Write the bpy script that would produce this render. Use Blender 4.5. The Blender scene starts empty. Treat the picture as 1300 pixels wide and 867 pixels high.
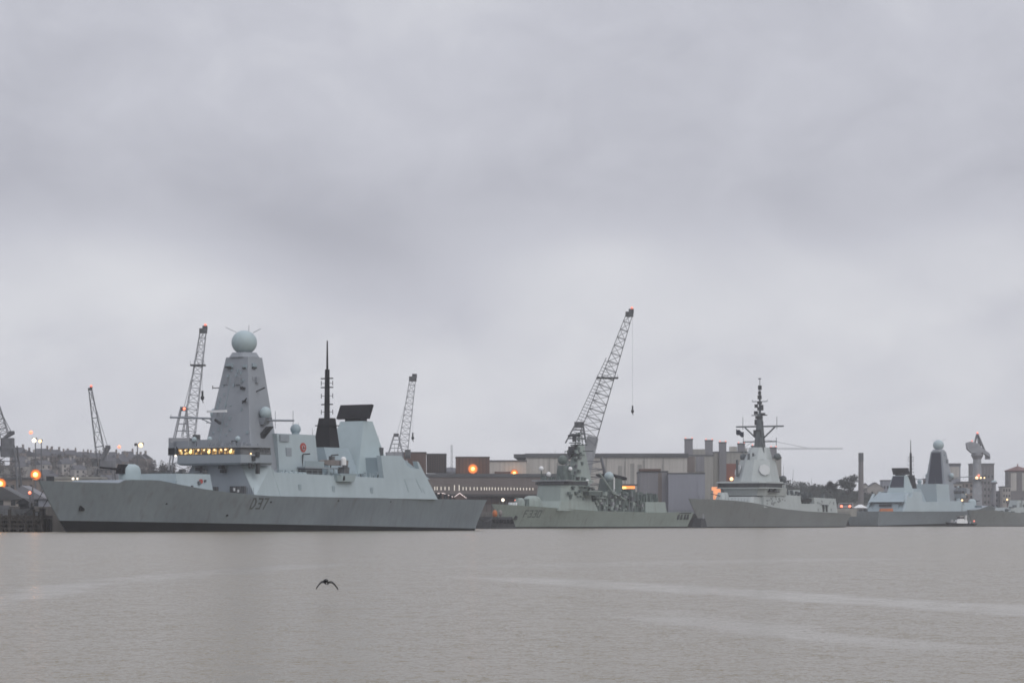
import bpy, math, random
from mathutils import Vector, Matrix
R = math.radians
rnd = random.Random(7)
col = bpy.context.scene.collection
sc = bpy.context.scene
# ------------------------------------------------------------------ camera constants
F, H, YH = 3780.0, 1.8, 663.0           # focal length in px of a 1300 px wide frame, eye height, horizon row
def P(px, py, D):                        # a surveyed direction + distance -> world point
    return Vector(((px - 650) / F * D, D, H + (YH - py) * D / F))
def zat(py, D): return H + (YH - py) * D / F
def xat(px, D): return (px - 650) / F * D
def lerp(a, b, t): return a + (b - a) * t
def clamp(t, a=0., b=1.): return max(a, min(b, t))
def knots(tab, x):
    if x <= tab[0][0]: return tab[0][1]
    for (x0, y0), (x1, y1) in zip(tab, tab[1:]):
        if x <= x1: return lerp(y0, y1, (x - x0) / (x1 - x0))
    return tab[-1][1]

# ------------------------------------------------------------------ materials
MATS = {}
def mat(name, colr, rough=.6, var=.12, scale=.25, streak=0., metal=0., spec=.35, emis=None, estr=0., tint=None, bump=0., rust=0.):
    m = bpy.data.materials.new(name); m.use_nodes = True
    nt = m.node_tree; N = nt.nodes; L = nt.links
    b = N['Principled BSDF']
    b.inputs['Roughness'].default_value = rough; b.inputs['Metallic'].default_value = metal
    b.inputs['Specular IOR Level'].default_value = spec
    tc = N.new('ShaderNodeTexCoord')
    n1 = N.new('ShaderNodeTexNoise'); n1.inputs['Scale'].default_value = scale; n1.inputs['Detail'].default_value = 6
    L.new(tc.outputs['Object'], n1.inputs['Vector'])
    fac = n1.outputs['Fac']
    if streak:
        mp = N.new('ShaderNodeMapping'); mp.inputs['Scale'].default_value = (1.1, 1.1, .05)
        L.new(tc.outputs['Object'], mp.inputs['Vector'])
        n2 = N.new('ShaderNodeTexNoise'); n2.inputs['Scale'].default_value = 1.0; n2.inputs['Detail'].default_value = 4
        L.new(mp.outputs[0], n2.inputs['Vector'])
        mx = N.new('ShaderNodeMix'); mx.data_type = 'FLOAT'; mx.inputs[0].default_value = streak
        L.new(fac, mx.inputs[2]); L.new(n2.outputs['Fac'], mx.inputs[3]); fac = mx.outputs[0]
    cr = N.new('ShaderNodeValToRGB')
    d = tuple(c * (1 - var * 1.5) for c in colr)
    l = tuple(min(1, c * (1 + var)) for c in (tint or colr))
    cr.color_ramp.elements[0].position = .3; cr.color_ramp.elements[0].color = (*d, 1)
    cr.color_ramp.elements[1].position = .7; cr.color_ramp.elements[1].color = (*l, 1)
    L.new(fac, cr.inputs[0]); bc = cr.outputs[0]
    if rust:                                   # vertical runs and salt stains down the plating
        mp = N.new('ShaderNodeMapping'); mp.inputs['Scale'].default_value = (.55, .55, .07); L.new(tc.outputs['Object'], mp.inputs['Vector'])
        n3 = N.new('ShaderNodeTexNoise'); n3.inputs['Scale'].default_value = 1.3; n3.inputs['Detail'].default_value = 5; L.new(mp.outputs[0], n3.inputs['Vector'])
        r3 = N.new('ShaderNodeMapRange'); r3.inputs[1].default_value = .56; r3.inputs[2].default_value = .74; r3.inputs[4].default_value = rust; L.new(n3.outputs['Fac'], r3.inputs[0])
        mx = N.new('ShaderNodeMix'); mx.data_type = 'RGBA'; L.new(r3.outputs[0], mx.inputs[0]); L.new(bc, mx.inputs[6]); mx.inputs[7].default_value = (.11, .088, .07, 1); bc = mx.outputs[2]
    L.new(bc, b.inputs['Base Color'])
    if bump:
        bp = N.new('ShaderNodeBump'); bp.inputs['Strength'].default_value = bump; bp.inputs['Distance'].default_value = .1
        L.new(n1.outputs['Fac'], bp.inputs['Height']); L.new(bp.outputs[0], b.inputs['Normal'])
    if emis:
        b.inputs['Emission Color'].default_value = (*emis, 1); b.inputs['Emission Strength'].default_value = estr
    MATS[name] = m
    return m
mat('hull_grey_shaded', (.198, .232, .262), .55, .12, .06, .3, tint=(.225, .264, .29), bump=.4, rust=.3)  # darker than the upper works: shade under the flare mixed into the paint
mat('faded_number', (.095, .105, .105), .6, .2, 1.2)
mat('green_number', (.12, .145, .135), .6, .2, 1.2)
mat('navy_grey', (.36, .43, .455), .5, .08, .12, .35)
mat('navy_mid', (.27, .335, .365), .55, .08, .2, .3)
mat('navy_shaded', (.25, .285, .315), .55, .08, .2, .35)  # navy grey darkened to carry the shade of the forward faces
mat('mast_grey', (.25, .272, .298), .55, .07, .15, .4)
mat('deck_grey', (.10, .115, .12), .8, .15, .5)
mat('boot_black', (.010, .010, .011), .7, .3, .3, .3, spec=.15)
mat('mast_black', (.013, .013, .016), .7, .15, .5, spec=.2)
mat('radome', (.36, .44, .46), .5, .04, .5)
mat('white_paint', (.74, .75, .75), .5, .05, .8)
mat('clutter', (.10, .105, .11), .7, .35, .9)
mat('dark_clutter', (.04, .043, .046), .7, .3, .9)
mat('number_paint', (.045, .05, .05), .6, .2, 1.2)
mat('dark_glass', (.02, .024, .028), .12, .2, .4, spec=.6)
mat('green_hull', (.27, .318, .295), .55, .12, .09, .5, rust=.35)
mat('green_grey', (.262, .308, .288), .55, .12, .2, .4)
mat('green_dark', (.10, .127, .118), .65, .22, .4, .3)
mat('third_hull', (.225, .245, .25), .55, .1, .08, .4, rust=.3)
mat('third_grey', (.37, .405, .40), .55, .08, .15, .4)
mat('radar_pale', (.50, .52, .52), .5, .04, .5)
mat('third_dark', (.10, .115, .12), .65, .2, .4)
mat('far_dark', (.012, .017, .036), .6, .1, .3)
mat('crane_grey', (.15, .155, .165), .6, .2, .4)
mat('crane_pale', (.30, .31, .33), .6, .15, .4)
mat('concrete', (.30, .295, .275), .85, .16, .06, .6, bump=.1)
mat('pale_cladding', (.45, .432, .40), .7, .16, .05, .75)
mat('roof_dark', (.10, .105, .11), .7, .15, .1)
mat('blue_grey_cladding', (.245, .255, .292), .6, .08, .08, .4)
mat('grey_cladding', (.20, .20, .215), .65, .12, .08, .5)
mat('brown_cladding', (.115, .075, .062), .75, .15, .12, .5)
mat('brown_dark', (.055, .05, .048), .75, .12, .2, .5)
mat('brown_grey', (.165, .142, .132), .75, .12, .1, .4)
mat('brick_red', (.20, .085, .065), .8, .15, .3)
mat('faded_red', (.15, .085, .078), .8, .15, .3)
mat('tower_brown', (.16, .15, .15), .8, .1, .2)
mat('slate', (.075, .075, .082), .7, .15, .5)
mat('render_pale', (.33, .31, .29), .8, .12, .4)
mat('render_brown', (.2, .17, .15), .8, .12, .4)
mat('timber', (.055, .05, .045), .85, .35, .6, .4)
mat('quay', (.16, .155, .15), .85, .25, .12, .5, bump=.2)
mat('yard_ground', (.12, .12, .115), .9, .2, .05)
mat('hill_ground', (.085, .08, .065), .95, .3, .02)
mat('twig', (.075, .065, .055), .9, .35, .08)
mat('leaf_dark', (.035, .042, .035), .9, .4, .15)
mat('bark', (.06, .05, .042), .9, .2, .8)
mat('bird_dark', (.03, .029, .028), .8, .3, 9)
mat('bird_grey', (.10, .105, .105), .8, .3, 9)
mat('orange_paint', (.42, .13, .04), .6, .2, .8)
mat('red_paint', (.36, .06, .045), .6, .1, 1)
mat('grey_tube', (.21, .19, .185), .6, .15, .8)
mat('lamp_orange', (.8, .6, .4), .5, 0, 1, emis=(1., .26, .03), estr=1.5)
mat('lamp_core', (.8, .6, .4), .5, 0, 1, emis=(1., .62, .16), estr=2.6)
mat('lamp_red', (.8, .6, .4), .5, 0, 1, emis=(1., .06, .05), estr=1.0)
mat('lamp_pink', (.8, .6, .4), .5, 0, 1, emis=(1., .16, .08), estr=2.0)
mat('lamp_warm', (.8, .6, .4), .5, 0, 1, emis=(1., .66, .33), estr=2.2)
mat('lamp_white', (.8, .6, .4), .5, 0, 1, emis=(1., .90, .72), estr=2.2)
mat('lit_wall', (.8, .4, .2), .5, .0, 1, emis=(1., .36, .16), estr=.75)
mat('strip_white', (.9, .8, .78), .5, 0, 1, emis=(1., .82, .78), estr=.75)
mat('slot_light', (.9, .85, .75), .5, 0, 1, emis=(1., .9, .74), estr=.42)

def halo_mat():  # sodium lamp face with its soft halo painted as fading emission
    m = bpy.data.materials.new('sodium_halo'); m.use_nodes = True
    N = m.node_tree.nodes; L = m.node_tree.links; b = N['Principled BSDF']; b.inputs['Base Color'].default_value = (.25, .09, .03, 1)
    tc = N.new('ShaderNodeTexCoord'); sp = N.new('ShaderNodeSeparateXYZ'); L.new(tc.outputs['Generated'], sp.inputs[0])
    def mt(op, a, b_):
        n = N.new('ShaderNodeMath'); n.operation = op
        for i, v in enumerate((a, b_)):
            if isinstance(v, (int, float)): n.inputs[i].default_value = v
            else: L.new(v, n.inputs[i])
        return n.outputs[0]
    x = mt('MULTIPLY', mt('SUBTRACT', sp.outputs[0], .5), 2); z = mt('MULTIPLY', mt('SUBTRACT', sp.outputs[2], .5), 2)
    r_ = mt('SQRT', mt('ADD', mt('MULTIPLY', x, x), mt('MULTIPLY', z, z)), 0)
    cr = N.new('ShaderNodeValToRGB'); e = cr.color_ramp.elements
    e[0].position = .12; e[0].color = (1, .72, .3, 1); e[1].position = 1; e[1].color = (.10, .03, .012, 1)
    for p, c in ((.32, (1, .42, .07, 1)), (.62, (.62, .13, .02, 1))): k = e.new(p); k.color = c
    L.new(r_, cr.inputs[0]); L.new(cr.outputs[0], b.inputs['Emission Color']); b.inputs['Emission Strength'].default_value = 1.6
    MATS['sodium_halo'] = m
halo_mat()
def glow_disc(parent, p, r, name='halo_disc'):  # disc that carries the painted halo around a lamp
    o = MB().tube((0, .06, 0), (0, -.06, 0), r, n=24).build(name, 'sodium_halo', parent, loc=p); return o
def point_light(p, w, colr, r=.5):
    l = bpy.data.lights.new('lamp_light', 'POINT'); l.energy = w; l.color = colr; l.shadow_soft_size = r
    o = bpy.data.objects.new('lamp_light', l); col.objects.link(o); o.location = p; return o
def lit_window_mat():
    m = bpy.data.materials.new('lit_window'); m.use_nodes = True
    N = m.node_tree.nodes; L = m.node_tree.links; b = N['Principled BSDF']
    b.inputs['Roughness'].default_value = .15; b.inputs['Base Color'].default_value = (.02, .018, .015, 1)
    tc = N.new('ShaderNodeTexCoord'); n = N.new('ShaderNodeTexNoise')
    n.inputs['Scale'].default_value = 1.9; n.inputs['Detail'].default_value = 5
    L.new(tc.outputs['Object'], n.inputs['Vector'])
    cr = N.new('ShaderNodeValToRGB'); e = cr.color_ramp.elements
    e[0].position = .44; e[0].color = (.02, .014, .008, 1)
    e[1].position = .66; e[1].color = (1.0, .74, .30, 1)
    k = e.new(.54); k.color = (.46, .22, .035, 1)
    L.new(n.outputs['Fac'], cr.inputs[0]); L.new(cr.outputs[0], b.inputs['Emission Color'])
    b.inputs['Emission Strength'].default_value = 1.0
    MATS['lit_window'] = m
lit_window_mat()

# ------------------------------------------------------------------ mesh builder
class MB:
    def __init__(s): s.v = []; s.f = []; s.cut = []
    def add(s, vs, fs):
        o = len(s.v); s.cut.append((len(s.v), len(s.f))); s.v += [tuple(p) for p in vs]; s.f += [tuple(i + o for i in q) for q in fs]; return s
    def frus(s, b, t):
        x0, x1, y0, y1, z = b; X0, X1, Y0, Y1, Z = t
        return s.add([(x0, y0, z), (x1, y0, z), (x1, y1, z), (x0, y1, z), (X0, Y0, Z), (X1, Y0, Z), (X1, Y1, Z), (X0, Y1, Z)],
                     [(3, 2, 1, 0), (4, 5, 6, 7), (0, 1, 5, 4), (1, 2, 6, 5), (2, 3, 7, 6), (3, 0, 4, 7)])
    def box(s, x0, x1, y0, y1, z0, z1): return s.frus((x0, x1, y0, y1, z0), (x0, x1, y0, y1, z1))
    def cbox(s, c, d): return s.box(c[0] - d[0] / 2, c[0] + d[0] / 2, c[1] - d[1] / 2, c[1] + d[1] / 2, c[2] - d[2] / 2, c[2] + d[2] / 2)
    def loft(s, rings, caps=True):
        n = len(rings[0]); o = len(s.v); s.cut.append((len(s.v), len(s.f)))
        for r in rings: s.v += [tuple(p) for p in r]
        for i in range(len(rings) - 1):
            for j in range(n):
                k = (j + 1) % n
                s.f.append((o + i * n + j, o + i * n + k, o + (i + 1) * n + k, o + (i + 1) * n + j))
        if caps:
            s.f.append(tuple(o + j for j in reversed(range(n))))
            s.f.append(tuple(o + (len(rings) - 1) * n + j for j in range(n)))
        return s
    def tube(s, p, q, r, r2=None, n=6):
        p = Vector(p); q = Vector(q); d = q - p
        if d.length < 1e-6: return s
        d.normalize(); u = d.orthogonal().normalized(); w = d.cross(u)
        r2 = r if r2 is None else r2
        ring = lambda c, rr: [c + (u * math.cos(2 * math.pi * k / n) + w * math.sin(2 * math.pi * k / n)) * rr for k in range(n)]
        return s.loft([ring(p, r), ring(q, r2)])
    def path(s, pts, r, n=6):
        for a, b in zip(pts, pts[1:]): s.tube(a, b, r, n=n)
        return s
    def ball(s, c, r, nu=20, nv=12, sz=1., lo=-90, hi=90):
        rings = []
        for i in range(nv + 1):
            a = R(lerp(lo, hi, i / nv)); rr = max(.001, r * math.cos(a)); z = c[2] + r * sz * math.sin(a)
            rings.append([(c[0] + rr * math.cos(2 * math.pi * k / nu), c[1] + rr * math.sin(2 * math.pi * k / nu), z) for k in range(nu)])
        return s.loft(rings)
    def oct(s, b, t, ch=.25, nx=None):     # frustum with chamfered corners
        def ring(q):
            x0, x1, y0, y1, z = q; c = ch * min(x1 - x0, y1 - y0)
            return [(x0 + c, y0, z), (x1 - c, y0, z), (x1, y0 + c, z), (x1, y1 - c, z), (x1 - c, y1, z), (x0 + c, y1, z), (x0, y1 - c, z), (x0, y0 + c, z)]
        return s.loft([ring(b), ring(t)])
    def prism_xz(s, poly, y0, y1, y0t=None, y1t=None):   # polygon of (x, z) extruded along y
        n = len(poly); o = len(s.v); s.cut.append((len(s.v), len(s.f)))
        for y in (y0, y1): s.v += [(x, y, z) for x, z in poly]
        for j in range(n):
            k = (j + 1) % n; s.f.append((o + j, o + k, o + n + k, o + n + j))
        s.f.append(tuple(o + j for j in reversed(range(n)))); s.f.append(tuple(o + n + j for j in range(n)))
        return s
    def lattice(s, p, q, side, w0, w1, n, r, rr=None, up=None):
        p = Vector(p); q = Vector(q); d = (q - p).normalized(); side = Vector(side).normalized()
        up = d.cross(side).normalized() if up is None else Vector(up).normalized()
        rr = rr or r * .6
        def c(t, a, b): w = lerp(w0, w1, t); return p.lerp(q, t) + side * a * w * .5 + up * b * w * .5
        for a, b in ((1, 1), (1, -1), (-1, -1), (-1, 1)): s.tube(c(0, a, b), c(1, a, b), r, r * .8, 4)
        cs = ((1, 1), (1, -1), (-1, -1), (-1, 1))
        for i in range(n):
            t0, t1 = i / n, (i + 1) / n
            for k in range(4):
                A, B = cs[k], cs[(k + 1) % 4]
                if i % 2: A, B = B, A
                s.tube(c(t0, *A), c(t1, *B), rr, n=3); s.tube(c(t1, *A), c(t1, *B), rr, n=3)
        return s
    def each(s, name, m, parent=None, smooth=True):   # every piece a part of its own
        cs = s.cut + [(len(s.v), len(s.f))]; o = None; o_cnt = []
        for (v0, f0), (v1, f1) in zip(cs, cs[1:]):
            p = MB(); p.v = s.v[v0:v1]; p.f = [tuple(i - v0 for i in q) for q in s.f[f0:f1]]; o = p.build(name, m if isinstance(m, str) else m[len(o_cnt) % len(m)], parent, smooth); o_cnt.append(1)
        return o
    def build(s, name, m, parent=None, smooth=True, loc=None):
        me = bpy.data.meshes.new(name); me.from_pydata(s.v, [], s.f); me.update()
        me.materials.append(MATS[m] if isinstance(m, str) else m)
        if smooth:
            me.polygons.foreach_set('use_smooth', [True] * len(me.polygons)); me.set_sharp_from_angle(angle=R(33))
        o = bpy.data.objects.new(name, me); col.objects.link(o)
        if parent: o.parent = parent
        if loc is not None: o.location = loc
        return o
def tag(o, label, cat, group=None):
    o['label'] = label; o['category'] = cat
    if group: o['group'] = group
    return o
def thing(name, label, cat, loc=(0, 0, 0), rz=0, group=None):
    o = bpy.data.objects.new(name, None); col.objects.link(o); o.location = loc; o.rotation_euler = (0, 0, rz)
    o.empty_display_size = .5
    return tag(o, label, cat, group)
def kind(o, k): o['kind'] = k; return o
def kids(o): return [c for c in bpy.data.objects if c.parent == o]
def copy_tree(o, parent=None, skip=()):
    c = o.copy(); col.objects.link(c)
    if parent: c.parent = parent
    for ch in kids(o):
        if ch.get('skip_copy'): continue
        copy_tree(ch, c)
    return c

# ------------------------------------------------------------------ hulls
class Hull:
    def __init__(s, L, sheer, rake, B, boot, wl=.80, ud=.40, uw=.52, stern=.86, tr=1.0, pd=.62, pw=1.0):
        s.L, s.sheer, s.rake, s.B, s.boot, s.wl, s.ud, s.uw, s.stern, s.tr, s.pd, s.pw = L, sheer, rake, B, boot, wl, ud, uw, stern, tr, pd, pw
    def zd(s, x): return knots(s.sheer, x)
    def xs(s, z): return s.rake * (1 - clamp(z / s.sheer[0][1], -.3, 1)) ** 1.15
    def xe(s, z): return s.L - s.tr * (1 - clamp(z / s.sheer[-1][1], -.3, 1))
    def hb(s, x, z):
        u = clamp((x - s.xs(z)) / (s.xe(z) - s.xs(z)), 0, 1)
        zt = s.zd(x); t = clamp(z / zt, 0, 1)
        a = math.sin(math.pi / 2 * clamp(u / s.ud)) ** s.pd
        b = math.sin(math.pi / 2 * clamp(u / s.uw)) ** s.pw * s.wl
        aft = 1 - (1 - s.stern) * clamp((u - .62) / .38) ** 1.6
        return max(.12, s.B * aft * lerp(b, a, t ** 1.25))
    def mesh(s, f0, f1, n=70, m=8, deck=False):  # from level function f0(x) to f1(x)
        mb = MB(); rows = []
        for i in range(n + 1):
            u = (i / n) ** 1.25; pr = []; sr = []
            for j in range(m + 1):
                xg = u * s.L
                z = lerp(f0(xg), f1(xg), j / m); x = lerp(s.xs(z), s.xe(z), u)
                h = s.hb(x, z); pr.append((x, -h, z)); sr.append((x, h, z))
            rows.append((pr, sr))
        vs = []; 
        for pr, sr in rows: vs += pr + sr
        K = 2 * (m + 1); fs = []
        for i in range(n):
            for j in range(m):
                a = i * K + j; fs.append((a, a + K, a + K + 1, a + 1))
                a = i * K + m + 1 + j; fs.append((a, a + 1, a + K + 1, a + K))
            if deck:
                a = i * K + m; b = i * K + 2 * m + 1; fs.append((a, a + K, b + K, b))
        o = n * K
        for j in range(m): fs.append((o + j, o + m + 1 + j, o + m + 2 + j, o + j + 1))
        for j in range(m): fs.append((j, j + 1, m + 2 + j, m + 1 + j))
        return mb.add(vs, fs)
    def build(s, parent, hm, bm='boot_black'):
        s.mesh(s.boot, s.zd, deck=True).build('hull', hm, parent)
        s.mesh(lambda x: -1.6, s.boot, m=3).build('boot_topping', bm, parent)

GLY = {'D': [[(0, 0), (0, 1), (.45, 1), (.85, .66), (.85, .34), (.45, 0), (0, 0)]],
       '3': [[(0, 1), (.8, 1), (.8, 0), (0, 0)], [(.25, .52), (.8, .52)]],
       '7': [[(0, 1), (.82, 1), (.35, 0)]], 'F': [[(0, 0), (0, 1), (.8, 1)], [(0, .52), (.62, .52)]],
       '0': [[(0, 0), (0, 1), (.8, 1), (.8, 0), (0, 0)]], '1': [[(.3, 0), (.3, 1)]],}
def hull_text(hull, txt, x0, z0, w, h, gap, th, off=.05):
    mb = MB(); x = x0
    for ch in txt:
        for line in GLY[ch]:
            for (ax, az), (bx, bz) in zip(line, line[1:]):
                A = Vector((x + ax * w, z0 + az * h)); Bv = Vector((x + bx * w, z0 + bz * h))
                d = (Bv - A).normalized(); A = A - d * th * .5; Bv = Bv + d * th * .5; nrm = Vector((-d.y, d.x)) * th * .5
                k = 4
                for i in range(k):
                    q = [A.lerp(Bv, i / k) + nrm, A.lerp(Bv, (i + 1) / k) + nrm, A.lerp(Bv, (i + 1) / k) - nrm, A.lerp(Bv, i / k) - nrm]
                    f = [(p.x, -(hull.hb(p.x, p.y) + off), p.y) for p in q]; g = [(p.x, -(hull.hb(p.x, p.y) - .1), p.y) for p in q]
                    mb.add(f + g, [(0, 1, 2, 3), (7, 6, 5, 4), (0, 4, 5, 1), (1, 5, 6, 2), (2, 6, 7, 3), (3, 7, 4, 0)])
        x += w + gap
    return mb

def ship_root(name, label, px, D, th, flip=False):
    return thing(name, label, 'warship', (xat(px, D), D, 0), R(th) + (math.pi if flip else 0), 'warships moored along the sea wall')

def whip(mb, x, y, z, h, r=.05, lean=0.): mb.tube((x, y, z), (x + lean, y, z + h), r, r * .5, 5)

# ------------------------------------------------------------------ DESTROYER
def make_destroyer():
    r = ship_root('destroyer', 'nearest grey destroyer with ball-topped pyramid mast and glowing yellow bridge windows', 50, 556, 57)
    sheer = [(0, 9.6), (8, 9.35), (15.5, 9.3), (17, 9.95), (25, 9.9), (31, 9.0), (36, 8.35), (42, 7.8), (50, 7.35), (56, 7.1), (80, 7.0), (138, 6.85)]
    hl = Hull(138, sheer, 7.5, 10.6, lambda x: lerp(2.15, .45, x / 138), wl=.80, stern=.84, tr=2.2)
    hl.build(r, 'hull_grey_shaded')
    t = hull_text(hl, 'D37', 51.8, 4.6, 1.3, 1.95, .5, .3).build('hull_number', 'faded_number', r, False); t['skip_copy'] = 1
    fh = MB().frus((33.2, 44.9, -5.5, 5.5, 7.4), (34.0, 44.5, -4.9, 4.9, 11.35)).build('missile_silo_block', 'navy_grey', r)
    MB().box(35.5, 43, -3.2, 3.2, 11.35, 11.6).build('missile_hatch', 'deck_grey', fh)
    m = MB().cbox((36.5, -4.4, 11.8), (1.2, .8, .9)).cbox((40.5, -5.4, 9.6), (.6, .3, .7)).cbox((42.5, -5.3, 10.0), (.4, .3, .5)).cbox((38.2, -5.5, 8.8), (.4, .3, .5)).cbox((43.2, -4.6, 11.7), (.8, .6, .8)).cbox((35.0, -2.4, 11.7), (.6, .7, .7))
    m.each('deck_locker', 'clutter', r)
    m = MB()                  # breakwater
    m.prism_xz([(30.2, 8.6), (30.6, 8.6), (31.2, 9.9), (30.8, 9.9)], -7.5, 7.5).build('breakwater', 'navy_mid', r)
    # gun
    g = MB().loft([[(lerp(25.9, 25.9 + q_[0], k_), q_[1] * k_, z_) for q_ in [(2.6 * math.cos(a_ * math.pi / 8), 1.75 * math.sin(a_ * math.pi / 8)) for a_ in range(16)]] for k_, z_ in ((1.0, 9.4), (1.0, 11.6), (.93, 12.3), (.76, 12.8), (.45, 13.1))]).build('gun_house', 'radome', r)
    MB().tube((23.6, 0, 12.0), (17.2, 0, 12.35), .26, .17, 8).build('gun_barrel', 'mast_black', g)
    MB().frus((22.5, 24.2, -.8, .8, 11.2), (23.2, 24.6, -.7, .7, 13.05)).build('gun_mantlet', 'mast_black', g)
    # lower superstructure
    bb = MB().add([(52, -10.3, 6.9), (52, 10.3, 6.9), (52.6, 6.2, 13.4), (52.6, -6.2, 13.4), (66, -9, 6.9), (66, 9, 6.9), (66, 6, 13.4), (66, -6, 13.4)], [(0, 3, 2, 1), (0, 4, 7, 3), (1, 2, 6, 5), (3, 7, 6, 2), (4, 5, 6, 7), (0, 1, 5, 4)]).build('bridge_base', 'navy_shaded', r, False)
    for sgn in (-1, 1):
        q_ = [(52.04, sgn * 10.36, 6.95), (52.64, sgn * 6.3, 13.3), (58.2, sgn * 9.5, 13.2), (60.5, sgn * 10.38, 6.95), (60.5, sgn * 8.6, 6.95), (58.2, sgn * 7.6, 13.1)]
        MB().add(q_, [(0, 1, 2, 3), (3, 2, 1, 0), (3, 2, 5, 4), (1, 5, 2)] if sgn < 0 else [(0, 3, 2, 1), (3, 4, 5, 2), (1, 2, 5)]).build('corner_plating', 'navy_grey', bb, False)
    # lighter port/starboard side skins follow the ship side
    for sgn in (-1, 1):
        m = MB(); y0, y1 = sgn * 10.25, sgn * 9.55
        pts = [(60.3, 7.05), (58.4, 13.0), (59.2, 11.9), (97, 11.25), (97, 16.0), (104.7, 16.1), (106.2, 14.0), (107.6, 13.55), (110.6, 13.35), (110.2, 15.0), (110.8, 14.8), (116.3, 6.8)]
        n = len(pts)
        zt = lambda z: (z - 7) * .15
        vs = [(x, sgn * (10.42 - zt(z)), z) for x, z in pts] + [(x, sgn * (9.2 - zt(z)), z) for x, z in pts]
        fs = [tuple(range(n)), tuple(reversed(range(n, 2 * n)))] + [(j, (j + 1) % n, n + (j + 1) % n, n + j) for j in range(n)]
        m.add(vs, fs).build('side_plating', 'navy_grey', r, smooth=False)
    MB().frus((60, 116, -9.3, 9.3, 6.9), (60, 112, -8.6, 8.6, 11.2)).build('main_deckhouse', 'navy_mid', r)
    h = MB().frus((97, 115.4, -9, 9, 11.2), (97.5, 106.5, -8, 8, 15.6)).build('hangar', 'navy_mid', r)
    MB().frus((113.0, 115.75, -6.5, 6.5, 7.0), (112.2, 114.3, -6.3, 6.3, 10.4)).build('hangar_door', 'navy_mid', h)
    MB().frus((115.2, 115.6, -3.2, 3.2, 9.2), (115.0, 115.35, -3.2, 3.2, 10.2)).build('hangar_vent', 'mast_black', h)
    # recessed panel frame on the hangar side
    m = MB()
    yy = lambda z: -(10.42 - (z - 7) * .15) - .03
    def bar(x0, z0, x1, z1, w):
        m.add([(x0 - w, yy(z0), z0), (x0 + w, yy(z0), z0), (x1 + w, yy(z1), z1), (x1 - w, yy(z1), z1)] + [(x0 - w, yy(z0) + .3, z0), (x0 + w, yy(z0) + .3, z0), (x1 + w, yy(z1) + .3, z1), (x1 - w, yy(z1) + .3, z1)],
              [(0, 1, 2, 3), (7, 6, 5, 4), (0, 4, 5, 1), (1, 5, 6, 2), (2, 6, 7, 3), (3, 7, 4, 0)])
    bar(105.6, 8.3, 104.6, 11.0, .16); bar(110.6, 8.3, 109.0, 11.0, .16); bar(104.4, 11.1, 109.2, 11.12, .06); bar(111.6, 8.0, 110.9, 9.2, .10)
    m.build('panel_recess', 'navy_mid', r, False)
    # bridge
    def ring(z, o=0., yb=10.4, xf=50.2):
        return [(xf + 3.2 + o, -yb + o, z), (xf + o * .6, -yb + 2.2 + o, z), (xf + o * .6, yb - 2.2 - o, z), (xf + 3.2 + o, yb - o, z), (57.6, yb - o, z), (57.6, -yb + o, z)]
    br = MB().loft([ring(13.35, .5), ring(13.7, 0), ring(15.35, .1)]).build('bridge', 'navy_shaded', r)
    MB().loft([ring(15.35, .35), ring(16.75, .55)]).build('window_band', 'clutter', br)
    MB().loft([ring(16.75, .1), ring(17.15, .1)]).build('bridge_roof', 'mast_grey', br)
    for i in range(11):
        y = 7.5 - i * 1.47
        lit = i < 10
        w = MB().frus((50.30, 50.75, y - .55, y + .55, 15.5), (50.42, 50.8, y - .55, y + .55, 16.62))
        w = w.build('bridge_window', 'lit_window' if lit else 'dark_glass', br, False)
        if lit:
            q_ = y + rnd.uniform(-.35, .35); MB().ball((50.3, q_, 16.35), rnd.uniform(.13, .2), 8, 6).build('deckhead_lamp', 'lamp_warm', w)
            if i in (2, 5, 9): MB().ball((50.3, q_ + .2, 15.95), .3, 8, 6).build('console_glow', 'lamp_core', w)
    for sgn in (-1, 1):
        for k in range(2): MB().box(54.0 + k * 1.7, 55.3 + k * 1.7, sgn * 9.9 - .08, sgn * 9.9 + .08, 15.5, 16.6).build('side_window', 'dark_glass', br, False)
        wg = MB().frus((51.2, 54.6, sgn * 10.2 - (1.0 if sgn < 0 else 0.6), sgn * 10.2 + (.6 if sgn < 0 else 1.2), 15.4), (51.2, 54.6, sgn * 10.2 - 1.0, sgn * 10.2 + 1.0, 18.0))
        if sgn > 0:
            wg = wg.build('bridge_wing', 'mast_grey', br)
            MB().box(51.0, 51.25, 9.6, 11.2, 15.6, 16.9).build('wing_opening', 'mast_black', wg)
    o = MB().ball((50.6, 8.9, 15.3), .2, 8, 6).build('wing_lamp', 'lamp_white', br); MB().ball((51.6, -9.6, 15.5), .17, 8, 6).build('wing_lamp', 'lamp_warm', br)
    m = MB()
    for k in range(46):        # fittings on the bridge roof
        x = rnd.uniform(51.5, 56); y = rnd.uniform(-9, 9.5); hgt = rnd.choice((.4, .5, .7, .9)); w = rnd.uniform(.15, .6)
        m.box(x, x + w, y, y + w, 17.15, 17.15 + hgt)
    m.box(51.2, 54, 6.2, 10, 17.15, 18.3); m.box(52, 55, 1.5, 4.5, 17.15, 18.5)
    m.each('roof_fixture', 'mast_grey', br)
    m = MB()
    for y in (2.0, 6.0, -5.2): m.ball((53, y, 18.6), .55, 10, 6)
    m.each('small_dome', 'radome', br)
    m = MB()
    for (x, y, z) in ((52.4, -9.6, 14.6), (53, -10.2, 15.4), (52, -9.2, 13.1), (53.4, -9.9, 12.0), (53.4, -10.0, 13.0)): m.cbox((x, y, z), (.7, .6, 1.0))
    for (x, y, z) in ((51.9, 4.0, 12.6), (51.7, 2.6, 12.2), (51.8, -2.0, 12.9), (51.8, -2.4, 12.1)): m.cbox((x, y, z), (.9, 1.0, .7))
    m.each('deck_gear', 'dark_clutter', r)
    m = MB()
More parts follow.
